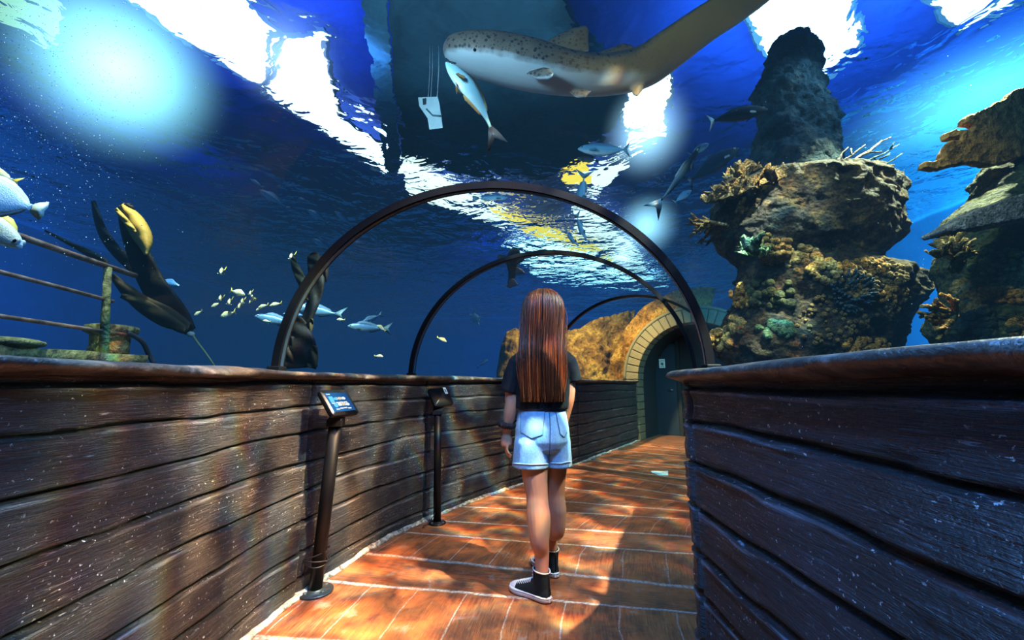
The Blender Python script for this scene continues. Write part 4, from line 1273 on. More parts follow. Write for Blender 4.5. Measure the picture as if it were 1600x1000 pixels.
m.loft(rr); m.build('post', M_WEED, bol)
m = MB(); m.tube(catmull([Vector((.10, -.02, .10)), Vector((.11, .06, .06)), Vector((.10, .12, .0)), Vector((.11, .15, -.05))], 5), .012, 8); m.build('rope', simple('old_rope', (.03, .03, .03), .9), bol)

# ------------------------------------------------------------------ kelp
def kelp_mat(name, d, l, tr_=.3):
    t = NT(name); c = t.coord('Object'); a_ = t.noise(c, 9, 4)
    n_ = t.pbsdf(t.mix(a_, d, l), .6, t.bump(t.noise(c, 30, 3), .4, .008), spec=.2)
    return t.mat
M_KD = kelp_mat('kelp_dark', (.006, .007, .007), (.022, .016, .010)); M_KG = kelp_mat('kelp_gold_lit', (.60, .34, .04), (.85, .58, .14)); M_KB = kelp_mat('kelp_brown', (.03, .022, .010), (.10, .065, .025))  # gold copy: the light on the bright blade is put into its colour
def blade(pts, Y0, Y1, name, mat, parent, base, ruffle=.006, fold=.3):
    """pts: (px, py, half-width px)"""
    q = catmull(pts, 6); m = MB(); G = []; n_ = len(q)
    for i, (px, py, hw) in enumerate(q):
        Y = Y0 + (Y1 - Y0) * i / (n_ - 1)
        a = q[max(i - 1, 0)]; b_ = q[min(i + 1, n_ - 1)]; dx, dy = b_[0] - a[0], b_[1] - a[1]; l = math.hypot(dx, dy) + 1e-6
        nx, ny = -dy / l, dx / l; row = []
        for k in range(9):
            s_ = k / 4 - 1
            p_ = P(px + nx * hw * s_, py + ny * hw * s_, Y + fold * .05 * (s_ * s_) + ruffle * math.sin(i * .9 + s_ * 3))
            row.append(p_ - base)
        G.append(row)
    m.grid(G); o = m.build(name, mat, parent)
    sd = o.modifiers.new('t', 'SOLIDIFY'); sd.thickness = .006; sd.offset = 0
    return o
YK = 2.6
kb = P(337, 575, YK)
kelp = empty('kelp', kb, 'dark drifting kelp with one golden lit blade, tethered by a thin stalk', 'kelp')
m = MB(); m.tube([P(300, 522, YK) - kb, P(308, 534, YK) - kb, P(322, 552, YK) - kb, P(337, 574, YK) - kb], [.006, .006, .005, .005], 8); m.build('stalk', kelp_mat('stalk_pale', (.20, .22, .08), (.4, .42, .2)), kelp)
m = MB(); m.ball(P(298, 522, YK) - kb, (.022, .022, .018), 14, 10); m.build('float_bulb', kelp_mat('bulb_pale', (.35, .40, .30), (.55, .60, .50)), kelp)
blade([(300, 518, 8), (283, 502, 18), (262, 478, 22), (240, 446, 20), (220, 405, 18), (204, 360, 15), (198, 330, 13), (197, 318, 8)], YK, YK - .1, 'blade', M_KD, kelp, kb)
blade([(262, 480, 8), (222, 430, 10), (185, 395, 9), (165, 370, 8), (153, 342, 6), (146, 314, 3)], YK + .05, YK + .1, 'blade', M_KD, kelp, kb)
blade([(295, 512, 8), (262, 496, 16), (228, 478, 14), (200, 456, 10), (175, 430, 4)], YK - .04, YK - .1, 'blade', M_KB, kelp, kb)
blade([(290, 516, 6), (250, 492, 10), (215, 471, 8), (189, 462, 3)], YK - .06, YK - .1, 'blade', M_KB, kelp, kb)
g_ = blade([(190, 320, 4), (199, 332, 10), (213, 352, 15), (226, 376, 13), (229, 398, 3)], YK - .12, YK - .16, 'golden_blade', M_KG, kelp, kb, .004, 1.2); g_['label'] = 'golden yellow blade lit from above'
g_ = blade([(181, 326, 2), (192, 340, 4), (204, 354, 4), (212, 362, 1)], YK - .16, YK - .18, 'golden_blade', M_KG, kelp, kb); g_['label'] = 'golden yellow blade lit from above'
blade([(168, 412, 4), (140, 396, 5), (110, 381, 3), (70, 360, 1)], YK, YK, 'blade', M_KB, kelp, kb)
YK2 = 3.1
k2b = P(470, 578, YK2)
kelp2 = empty('kelp', k2b, 'ragged dark kelp clump seen behind the left foot of the first arch', 'kelp')
for pts, m_ in (([(470, 575, 26), (468, 545, 27), (466, 518, 20), (462, 495, 8)], M_KD), ([(486, 575, 8), (490, 556, 7), (491, 540, 4)], M_KB), ([(478, 520, 8), (485, 506, 5), (487, 498, 2)], M_KB),
                ([(470, 520, 6), (490, 470, 10), (495, 430, 13), (492, 408, 12), (486, 396, 7)], M_KD), ([(484, 468, 5), (472, 440, 7), (462, 418, 6), (457, 402, 3)], M_KB), ([(505, 440, 5), (508, 418, 6), (506, 402, 3)], M_KD), ([(452, 572, 8), (449, 548, 9), (455, 525, 5)], M_KD)):
    blade(pts, YK2, YK2 - .05, 'blade', m_, kelp2, k2b, .012)

# ------------------------------------------------------------------ reef rocks and corals
def rock_mat(name, a, b, c3, sc=9):
    t = NT(name); c = t.coord('Object'); n1_ = t.noise(c, sc, 6, .65, .4); n2_ = t.noise(c, sc * 4, 5, .7)
    v_ = t.voro(c, sc * 5)
    col = t.ramp(n1_, [(.34, a), (.52, b), (.70, c3)])
    col = t.mix(t.ramp(n2_, [(.36, .8), (.55, 0)]), col, tuple(k * .25 for k in a))
    t.pbsdf(col, .88, t.bump(t.math('ADD', n2_, t.math('MULTIPLY', v_, .5)), 1.0, .03), spec=.2)
    return t.mat
M_ROCK = rock_mat('reef_rock', (.008, .008, .006), (.034, .026, .012), (.15, .095, .030), 9)
M_ROCKG = rock_mat('reef_green', (.015, .025, .014), (.055, .065, .022), (.15, .14, .04), 10)
M_ROCKB = rock_mat('reef_blue_grey', (.010, .022, .030), (.030, .058, .070), (.10, .10, .085), 5)
M_OR = rock_mat('coral_orange', (.22, .08, .012), (.62, .28, .04), (.85, .48, .10), 18)
M_GRN = rock_mat('coral_green', (.04, .09, .04), (.13, .25, .11), (.30, .42, .18), 18)
M_BRN = rock_mat('coral_brown', (.12, .08, .02), (.38, .25, .065), (.62, .44, .14), 18)
M_LEAF = rock_mat('coral_leaf', (.05, .032, .012), (.16, .10, .03), (.34, .23, .08), 18)
M_GLD = rock_mat('coral_golden', (.07, .04, .012), (.24, .145, .035), (.52, .34, .10), 20)
M_TEAL = rock_mat('coral_teal', (.02, .05, .06), (.06, .12, .13), (.14, .22, .21), 22)
M_PALE = rock_mat('coral_pale', (.16, .15, .11), (.36, .33, .25), (.6, .55, .42), 20)
M_ELK = rock_mat('elkhorn', (.16, .075, .015), (.44, .20, .04), (.62, .32, .08), 5)
def rock_col(sil, Y, ratio, name, mat, parent, base, amp, seed, nth=150, nz_=130, lump=None):
    ys = np.array([s[0] for s in sil], float); ls = np.array([s[1] for s in sil], float); rs = np.array([s[2] for s in sil], float)
    py = np.linspace(ys[0], ys[-1], nz_); l = np.interp(py, ys, ls); r = np.interp(py, ys, rs)
    G = []
    th = np.linspace(0, 2 * PI, nth, endpoint=False)
    for k in range(nz_):
        cl = P(l[k], py[k], Y); cr = P(r[k], py[k], Y); c_ = (cl + cr) / 2; hw = (cr.x - cl.x) / 2
        x = c_.x + np.cos(th) * hw; y = Y + np.sin(th) * hw * ratio; z = np.full_like(th, c_.z)
        d = amp * fbm(x * 4.5, y * 4.5, z * 4.5, 5, seed, .55) 
        rid = 1 - np.abs(fbm(x * 9, y * 9, z * 9, 3, seed + 5))
        d = d + amp * .45 * rid * rid
        if lump: d = d + lump * np.maximum(0, vnoise(x * 22, y * 22, z * 22, seed + 9)) * (vnoise(x * 2.5, y * 2.5, z * 2.5, seed + 12) > -.1)
        x = x + np.cos(th) * d; y = y + np.sin(th) * d; z = z + d * .5 * vnoise(x * 7, y * 7, z * 7, seed + 2)
        G.append([Vector((a, b, c3)) - base for a, b, c3 in zip(x, y, z)])
    m = MB(); m.loft(G[::-1]); return m.build(name, mat, parent)
def branches(start, tips, r0, r1, name, mat, parent, base, n=7, wob=.02, sub=0, subl=.06):
    m = MB()
    for tp in tips:
        s_ = Vector(start); t_ = Vector(tp); pts = []
        off = Vector((random.uniform(-1, 1), random.uniform(-1, 1), random.uniform(-1, 1))) * wob
        for i in range(n):
            f = i / (n - 1); pts.append(s_.lerp(t_, f) + off * math.sin(f * PI) - base + Vector((random.uniform(-1, 1), random.uniform(-1, 1), random.uniform(-1, 1))) * wob * .15)
        m.tube(pts, [r0 * (1 - f) + r1 * f for f in np.linspace(0, 1, n)], 7)
        for k in range(sub):
            i = random.randint(n // 3, n - 2); d = (t_ - s_).normalized()
            side = d.cross(Vector((random.uniform(-1, 1), random.uniform(-1, 1), random.uniform(-1, 1)))).normalized()
            q = pts[i] + (d * .8 + side * .7) * subl * random.uniform(.5, 1.1)
            m.tube([pts[i], pts[i].lerp(q, .5) + side * .003, q], [r0 * .6, r0 * .5, r1 * .8], 6)
    return m.build(name, mat, parent)
def blobs(pos, r, name, mat, parent, base, stretch=1.0):
    m = MB()
    for p_, s_ in pos:
        rr = r * s_; m.ball(Vector(p_) - base, (rr, rr, rr * stretch), 10, 8)
    return m.build(name, mat, parent)
def leafy(pts, Y, name, mat, parent, base, n=40, size=.05, seed=0):
    """cluster of small cupped plates along a pixel polyline"""
    rnd = random.Random(seed); m = MB()
    for k in range(n):
        i = rnd.randint(0, len(pts) - 2); f = rnd.random()
        px = pts[i][0] * (1 - f) + pts[i + 1][0] * f + rnd.uniform(-5, 5); py = pts[i][1] * (1 - f) + pts[i + 1][1] * f + rnd.uniform(-4, 4)
        c_ = P(px, py, Y + rnd.uniform(-.16, .02)) - base; s_ = size * rnd.uniform(.5, 1.2)
        up = Vector((rnd.uniform(-.7, .7), rnd.uniform(-.6, .1), rnd.uniform(.4, 1))).normalized(); sd = up.orthogonal().normalized(); nn = up.cross(sd)
        a0 = rnd.uniform(0, 6.28); s1_ = sd * math.cos(a0) + nn * math.sin(a0); s2_ = up.cross(s1_)
        G = []
        for u in range(5):
            row = []
            for v in range(6):
                x = (v / 5 - .5) * (0.4 + u / 4); z = u / 4
                row.append(c_ + s1_ * x * s_ + up * z * s_ * (1 + .25 * math.sin(v * 2.1 + k)) + s2_ * (s_ * .35 * (x * x * 2 - .2 * z)))
            G.append(row)
        m.grid(G)
    o = m.build(name, mat, parent); sd = o.modifiers.new('t', 'SOLIDIFY'); sd.thickness = .007; return o

YC = 2.62
cb = P(1270, 580, YC); cb.z = -.6
reef = empty('coral_rock', cb, 'big mushroom shaped coral rock behind the right wall, covered in mixed corals', 'coral rock')
sil1 = [(283, 1180, 1330), (288, 1152, 1392), (298, 1132, 1396), (318, 1118, 1394), (340, 1120, 1396), (362, 1126, 1402), (380, 1134, 1396), (393, 1146, 1382), (404, 1158, 1366), (414, 1164, 1368), (424, 1160, 1392), (438, 1152, 1420), (455, 1148, 1422), (470, 1150, 1416), (486, 1148, 1404), (505, 1140, 1394), (525, 1132, 1388), (545, 1128, 1386), (572, 1146, 1396), (640, 1190, 1410)]
ro_ = rock_col(sil1, YC, .62, 'rock', M_ROCK, reef, cb, .040, 21, 200, 190, .020)
def caster(o, base):
    bm = bmesh.new(); bm.from_mesh(o.data); tr = BVHTree.FromBMesh(bm); bm.free()
    def cast(px, py, lift, dflt):
        d = ray(px, py).normalized(); h = tr.ray_cast(Vector((0, 0, H)) - base, d)
        return (h[0] + base - d * lift) if h[0] is not None else dflt
    return cast
on_reef = caster(ro_, cb)
# pedestal down to the tank floor
m = MB(); rr = []
for z, k in ((-.1, 1.0), (.25, 1.0), (.6, .98), (.85, .95), (1.0, .9)):
    c_ = P(1285, 590, YC); rr.append([Vector((c_.x + .46 * k * math.cos(a), YC + .36 * k * math.sin(a), -.65 + z * 1.75)) - cb for a in [2 * PI * j / 40 for j in range(40)]])
m.loft(rr); m.build('pedestal', M_ROCKB, reef)
branches(P(1135, 352, YC - .2), [P(x, y, YC - .25 + .05 * k) for k, (x, y) in enumerate([(1074, 350), (1080, 341), (1078, 370), (1090, 380), (1104, 378), (1085, 360), (1098, 345)])], .016, .007, 'staghorn_coral', M_LEAF, reef, cb, 7, .03, 5, .05)
leafy([(1108, 318), (1130, 312), (1165, 300), (1205, 285), (1235, 275)], YC - .15, 'leaf_coral', M_LEAF, reef, cb, 70, .075, 4)
leafy([(1135, 295), (1150, 280), (1165, 272), (1180, 268)], YC - .05, 'leaf_coral', M_LEAF, reef, cb, 26, .07, 5)
leafy([(1250, 285), (1290, 275), (1330, 285), (1370, 290)], YC - .1, 'leaf_coral', M_PALE, reef, cb, 40, .055, 6)
branches(P(1352, 300, YC - .1), [P(x, y, YC - .15) for x, y in [(1345, 278), (1366, 276), (1378, 290), (1404, 308), (1392, 288), (1400, 300), (1330, 282)]], .018, .008, 'branch_coral', M_BRN, reef, cb, 6, .02, 3, .04)
wc = branches(P(1288, 282, YC - .05), [P(x, y, YC - .1) for x, y in [(1378, 218), (1390, 214), (1352, 226), (1325, 232)]], .011, .004, 'whip_coral', M_PALE, reef, cb, 9, .05, 2, .07); wc['label'] = 'pale yellow whip branches'
wc = branches(P(1292, 284, YC), [P(x, y, YC) for x, y in [(1405, 226), (1412, 240), (1392, 240), (1390, 262), (1370, 250)]], .011, .004, 'whip_coral', M_TEAL, reef, cb, 9, .05, 2, .07); wc['label'] = 'grey blue whip branches'
yf = YC - .36
fc = MB(); fy = on_reef(1212, 400, .02, P(1212, 400, yf)).y
for k in range(20):
    px, py = 1192 + (k % 6) * 7.5 + random.uniform(-2, 2), 404 - (k // 6) * 9 + random.uniform(-3, 3)
    b_ = P(px, py + 8, fy + .05); tp = P(px + (px - 1212) * .15, py - 10, fy - .06)
    fc.tube([b_ - cb, b_.lerp(tp, .5) - cb, tp - cb, tp.lerp(b_, -.12) - cb], [.014, .018, .021, .010], 9)
fc.build('finger_coral', M_BRN, reef)
leafy([(1160, 396), (1175, 392), (1188, 402)], yf + .02, 'cup_coral', M_GRN, reef, cb, 14, .075, 8)
for nm, mt, cx, cy, rx, ry, n_, r_, dY in (('cauliflower_coral', M_BRN, 1252, 406, 30, 22, 34, .024, -.02), ('soft_coral', M_OR, 1158, 461, 20, 20, 46, .017, .02), ('green_coral', M_GRN, 1212, 516, 28, 13, 30, .022, .0), ('table_coral', M_OR, 1352, 541, 36, 13, 52, .019, -.02), ('knob_coral', M_BRN, 1124, 530, 18, 14, 22, .028, .1), ('knob_coral', M_BRN, 1148, 508, 16, 12, 14, .026, .05), ('knob_coral', M_ROCKG, 1205, 460, 36, 28, 30, .026, .02), ('encrusting_coral', M_OR, 1345, 418, 38, 13, 44, .018, .02), ('encrusting_coral', M_OR, 1395, 462, 22, 18, 30, .018, .12), ('knob_coral', M_BRN, 1290, 425, 24, 18, 26, .020, .0), ('crust_coral', M_GLD, 1362, 436, 56, 34, 170, .015, 0), ('crust_coral', M_GLD, 1400, 470, 20, 26, 60, .014, 0), ('crust_coral', M_GLD, 1300, 500, 60, 40, 70, .013, 0)):
    ps = []
    for k in range(n_):
        a = random.uniform(0, 6.28); q = math.sqrt(random.random())
        x_, y_ = cx + rx * q * math.cos(a), cy + ry * q * math.sin(a)
        ps.append((on_reef(x_, y_, .004, P(x_, y_, YC - .05)), random.uniform(.6, 1.25)))
    blobs(ps, r_, nm, mt, reef, cb, 1.1)
an = MB()
for k in range(90):
    a = random.uniform(0, 6.28); q = math.sqrt(random.random()); b_ = on_reef(1330 + 30 * q * math.cos(a), 458 + 26 * q * math.sin(a), .0, P(1330, 458, yf))
    d = Vector((math.cos(a) * q, -.8, -math.sin(a) * q + .2)).normalized() * random.uniform(.035, .055)
    an.tube([b_ - cb, b_ + d * .6 - cb, b_ + d - cb], [.008, .009, .004], 6)
an.build('anemone', M_TEAL, reef)

# dark rock pillar rising to the surface behind it
YP = 3.15
pbz = P(1240, 300, YP); pbz.z = -.6
pil = empty('rock_pillar', pbz, 'dark blue grey rock pillar rising to the water surface behind the coral rock', 'rock')
rock_col([(62, 1212, 1262), (80, 1204, 1270), (105, 1196, 1276), (150, 1188, 1284), (185, 1192, 1294), (215, 1188, 1303), (250, 1182, 1300), (290, 1176, 1300), (340, 1172, 1310), (420, 1170, 1320), (560, 1170, 1330)], YP, .75, 'rock', M_ROCKB, pil, pbz, .055, 44, 130, 150)

# tall coral stack at the far right
YR = 1.95
rb_ = P(1600, 560, YR); rb_.z = -.6
stk = empty('coral_stack', rb_, 'tall dark coral stack with flat elkhorn plates at the right edge', 'coral rock')
sil2 = [(218, 1590, 1760), (232, 1562, 1780), (252, 1545, 1790), (275, 1540, 1800), (300, 1536, 1800), (318, 1516, 1800), (334, 1498, 1800), (352, 1492, 1800), (372, 1496, 1800), (392, 1484, 1800), (415, 1478, 1800), (440, 1484, 1800), (468, 1480, 1800), (495, 1470, 1800), (520, 1474, 1800), (545, 1486, 1800), (580, 1492, 1800), (640, 1490, 1800)]
rs_ = rock_col(sil2, YR, .55, 'rock', M_ROCKG, stk, rb_, .030, 63, 190, 180, .016)
on_stack = caster(rs_, rb_)
m = MB(); rr = []
for z in (-.65, 0, .6, 1.1):
    c_ = P(1640, 590, YR); rr.append([Vector((c_.x + .40 * math.cos(a), YR + .26 * math.sin(a), z)) - rb_ for a in [2 * PI * j / 40 for j in range(40)]])
m.loft(rr); m.build('pedestal', M_ROCKB, stk)
def plate(outl, Y, thick, name, mat, parent, base, skew=0.0):
    m = MB(); cx = sum(p_[0] for p_ in outl) / len(outl)
    pts = [P(px, py, Y + skew * (px - cx) / 100) - base for px, py in outl]
    bm = bmesh.new(); vs = [bm.verts.new(p_) for p_ in pts]; bm.faces.new(vs); bmesh.ops.triangulate(bm, faces=bm.faces[:])
    bmesh.ops.subdivide_edges(bm, edges=bm.edges[:], cuts=2, use_grid_fill=True)
    bmesh.ops.triangulate(bm, faces=bm.faces[:])
    me = bpy.data.meshes.new(name); bm.to_mesh(me); bm.free(); me.materials.append(mat)
    o = bpy.data.objects.new(name, me); COL.objects.link(o); o.parent = parent
    s_ = o.modifiers.new('t', 'SOLIDIFY'); s_.thickness = thick; s_.offset = 0
    r_ = o.modifiers.new('r', 'REMESH'); r_.mode = 'VOXEL'; r_.voxel_size = .0075
    k_ = o.modifiers.new('s', 'SMOOTH'); k_.iterations = 2
    bake(o); wrinkle(o, .005, 28, 7)
    return o
plate([(1437, 265), (1441, 254), (1456, 253), (1474, 250), (1480, 240), (1474, 230), (1482, 222), (1494, 222), (1508, 229), (1520, 226), (1531, 236), (1536, 222), (1524, 216), (1500, 217), (1476, 218), (1474, 210), (1488, 204), (1504, 206), (1520, 204), (1518, 197), (1500, 196), (1502, 186), (1516, 180), (1530, 176), (1544, 178), (1550, 184), (1558, 196), (1566, 208), (1578, 206), (1586, 190), (1582, 180), (1560, 180), (1546, 172), (1550, 164), (1566, 158), (1572, 148), (1586, 142), (1606, 136), (1680, 130), (1690, 240), (1600, 245), (1545, 262), (1514, 256), (1488, 260), (1458, 267)], YR - .10, .040, 'elkhorn_plate', M_ELK, stk, rb_)
plate([(1456, 366), (1466, 358), (1500, 338), (1550, 318), (1610, 300), (1700, 284), (1700, 345), (1600, 345), (1540, 356), (1490, 366), (1462, 370)], YR - .22, .10, 'table_plate', M_PALE, stk, rb_)
leafy([(1470, 400), (1490, 388), (1500, 405), (1490, 425)], YR - .2, 'leaf_coral', M_BRN, stk, rb_, 40, .05, 14)
branches(P(1492, 492, YR - .15), [P(x, y, YR - .2) for x, y in [(1436, 488), (1440, 478), (1450, 500), (1462, 468), (1446, 494), (1470, 460), (1460, 515), (1478, 522), (1466, 530)]], .014, .008, 'branch_coral', M_OR, stk, rb_, 6, .02, 5, .03)
for nm, mt, cx, cy, rx, ry, n_, r_ in (('encrusting_coral', M_OR, 1560, 462, 60, 12, 70, .014), ('encrusting_coral', M_OR, 1520, 480, 30, 8, 34, .012), ('knob_coral', M_OR, 1592, 515, 14, 22, 26, .018), ('knob_coral', M_ROCKG, 1545, 510, 45, 30, 50, .020), ('knob_coral', M_BRN, 1500, 448, 20, 12, 24, .013), ('encrusting_coral', M_GRN, 1560, 410, 50, 26, 40, .014)):
    ps = []
    for k in range(n_):
        a = random.uniform(0, 6.28); q = math.sqrt(random.random())
        x_, y_ = cx + rx * q * math.cos(a), cy + ry * q * math.sin(a)
        ps.append((on_stack(x_, y_, .003, P(x_, y_, YR - .2)), random.uniform(.6, 1.3)))
    blobs(ps, r_, nm, mt, stk, rb_)

# orange lit reef by the portal, outside the left glass
rb2 = P(900, 640, 8.4); rb2.z = -.7
pxs = np.linspace(776, 992, 130)
tops = np.interp(pxs, [776, 784, 792, 806, 818, 845, 868, 880, 895, 912, 932, 950, 975, 1000, 1030, 1064], [580, 540, 523, 517, 528, 534, 528, 524, 518, 512, 504, 498, 490, 484, 477, 474])
G = []
for px, ty in zip(pxs, tops):
    Yb = 8.5 + max(0, (px - 800)) * .0085; row = []
    for k in range(90):
        v = k / 89 * 1.45 - .45
        if v < 0: py = ty + (v * v) * 60; Y = Yb + (-v) * 2.2
        else: py = ty + (665 - ty) * v; Y = Yb - .75 * math.sin(min(1, v * 1.2) * PI / 2)
        p_ = P(px, py, Y); row.append(p_)
    G.append(row)
G = np.array([[tuple(p_) for p_ in r_] for r_ in G])
d = .17 * fbm(G[..., 0] * 2.6, G[..., 1] * 2.6, G[..., 2] * 3.2, 5, 15, .5) + .10 * (1 - np.abs(fbm(G[..., 0] * 3.3, G[..., 1] * 3, G[..., 2] * 4.5, 3, 35)))
G[..., 1] -= d; G[..., 2] += d * .35
m = MB(); m.grid((G - np.array(rb2)).tolist(), flip=True)
t = NT('orange_lit_reef'); c = t.coord('Object'); a_ = t.noise(c, 3.2, 6, .65, .4); b2_ = t.noise(c, 16, 5, .7)
col = t.ramp(a_, [(.32, (.04, .018, .006)), (.5, (.30, .12, .022)), (.66, (.55, .27, .05))])  # orange lamp light is put into the rock colour
t.pbsdf(t.mix(t.ramp(b2_, [(.35, .8), (.55, 0)]), col, (.03, .014, .006)), .85, t.bump(b2_, 1, .06), spec=.2)
bulk_o.data.materials[0] = t.mat
reef2 = m.build('reef_rock', t.mat); reef2.location = rb2
tag(reef2, 'orange lit reef slope rising beside the brick portal', 'rock')

# ------------------------------------------------------------------ white plastic carrier hanging on strings under the water surface
YB_ = 3.0
hb = P(674, 178, YB_)
car = empty('hanging_feeder', hb, 'pale plastic feeder hanging on thin strings under the water surface', 'feeder')
M_PLA = simple('pale_plastic', (.60, .80, .86), .4, scale=12, var=.3); 
def hp(px, py, dy=0): return P(px, py, YB_ + dy) - hb
m = MB(); m.loft([[hp(x, y, dy) for x, y, dy in q] for q in ([(653, 152, -.03), (684, 151, -.03), (684, 151, .05), (653, 152, .05)], [(655, 166, -.03), (687, 164, -.03), (687, 164, .05), (655, 166, .05)], [(668, 185, -.03), (690, 182, -.03), (690, 182, .05), (668, 185, .05)], [(671, 203, -.03), (692, 200, -.03), (692, 200, .05), (671, 203, .05)])]); o = m.build('body', M_PLA, car, smooth=False); bevel(o, .006)
m = MB(); m.loft([[hp(x, y, dy) for x, y, dy in q] for q in ([(660, 154, -.035), (666, 153, -.035), (666, 153, -.028), (660, 154, -.028)], [(661, 164, -.035), (666, 163, -.035), (666, 163, -.028), (661, 164, -.028)])]); m.build('slot', simple('slot_dark', (.02, .04, .05), .6), car, smooth=False)
m = MB(); m.tube([hp(666, 170, -.04), hp(676, 180, -.04), hp(689, 181, -.04)], .006, 6); m.build('rim', simple('rim_teal', (.10, .22, .26), .5), car)
for px, p2 in ((669, 668), (673, 672), (683, 684)):
    m = MB(); a = hp(px, 152); b_ = PZ(p2, 60 if px == 683 else 110, ZS - .12); b_ = P(p2, 62 if px > 680 else 112, YB_) - hb
    top = Vector((a.x, a.y, ZS - .1 - hb.z)); m.tube([a, a.lerp(top, .5) + Vector((.006, 0, 0)), top], .0022 if px < 680 else .0035, 5); m.build('string', simple('string_pale', (.5, .55, .58), .8, bump=0), car)
# ------------------------------------------------------------------ fish
def fish_mat(name, back, side, belly, rough=.35, stripe=None, zlo=-.12, zhi=.12, spots=None, metal=0.0, var=.25, spec=.6):
    t = NT(name); c = t.coord('Object'); x = t.sep(c)
    h = t.math('DIVIDE', t.math('SUBTRACT', x[2], zlo), zhi - zlo)
    nz_ = t.noise(c, 16, 4)
    h = t.math('ADD', h, t.math('MULTIPLY', t.math('SUBTRACT', nz_, .5), .22))
    col = t.ramp(h, [(.12, belly), (.42, side), (.66, side), (.88, back)])
    if stripe:
        sc, cs = stripe; w_ = t.n('ShaderNodeTexWave', _wave_type='BANDS', _bands_direction='Z'); t.link(c, w_.inputs[0]); w_.inputs['Scale'].default_value = sc; w_.inputs['Distortion'].default_value = 1.5
        col = t.mix(t.ramp(w_.outputs[1], [(.6, 0), (.75, .8)]), col, cs)
    if spots:
        v_ = t.voro(t.coord('Object', scale=(1, 1, 1.4)), spots[0]); top = t.ramp(h, [(.42, 0), (.58, 1)])
        col = t.mix(t.math('MULTIPLY', t.ramp(v_, [(.26, 1), (.36, 0)]), t.math('MULTIPLY', top, spots[2])), col, spots[1])
    scal = t.voro(t.coord('Object', scale=(1, 1, 1.3)), 60)
    t.pbsdf(t.mix(nz_, col, tuple(.75 * k for k in side)) if var > .3 else col, rough, t.bump(scal, .25, .006), metal, spec)
    return t.mat
EYE_W = simple('fish_eye_ring', (.55, .58, .50), .25, bump=0); EYE_B = simple('fish_pupil', (.004, .004, .006), .12, bump=0)

# body stations: x from nose(0) to tail base(1), top, bottom, half width - in units of body length
PROF = {
 'snapper': [(0, .0, -.02, .006), (.04, .05, -.05, .028), (.12, .11, -.09, .055), (.25, .165, -.125, .075), (.40, .18, -.14, .078), (.58, .15, -.12, .06), (.74, .095, -.08, .038), (.88, .05, -.045, .02), (1, .045, -.042, .012)],
 'jack':    [(0, .0, -.015, .006), (.05, .045, -.05, .03), (.14, .085, -.09, .052), (.30, .12, -.125, .064), (.46, .125, -.13, .062), (.62, .10, -.10, .046), (.78, .06, -.06, .028), (.92, .024, -.024, .013), (1, .024, -.024, .009)],
 'tang':    [(0, -.01, -.04, .008), (.04, .03, -.075, .024), (.11, .115, -.12, .045), (.24, .20, -.185, .062), (.42, .235, -.225, .068), (.60, .215, -.205, .058), (.78, .13, -.125, .036), (.91, .05, -.048, .018), (1, .045, -.043, .011)],
 'unicorn': [(0, .0, -.03, .010), (.06, .055, -.06, .03), (.16, .10, -.10, .05), (.32, .135, -.135, .062), (.50, .14, -.14, .06), (.68, .11, -.11, .045), (.84, .055, -.055, .024), (.94, .026, -.026, .013), (1, .026, -.026, .010)],
 'slim':    [(0, .0, -.012, .005), (.06, .025, -.028, .02), (.16, .045, -.05, .034), (.34, .06, -.065, .042), (.55, .058, -.06, .038), (.75, .038, -.038, .024), (.92, .015, -.015, .010), (1, .015, -.015, .007)],
}
TAILS = {
 'fork':   [(0, .03), (.10, .10), (.26, .20), (.17, .06), (.14, 0), (.17, -.06), (.26, -.20), (.10, -.10), (0, -.03)],
 'fan':    [(0, .04), (.08, .09), (.20, .13), (.23, .06), (.21, 0), (.23, -.06), (.20, -.13), (.08, -.09), (0, -.04)],
 'lunate': [(0, .022), (.05, .08), (.15, .20), (.105, .09), (.085, 0), (.105, -.09), (.15, -.20), (.05, -.08), (0, -.022)],
}
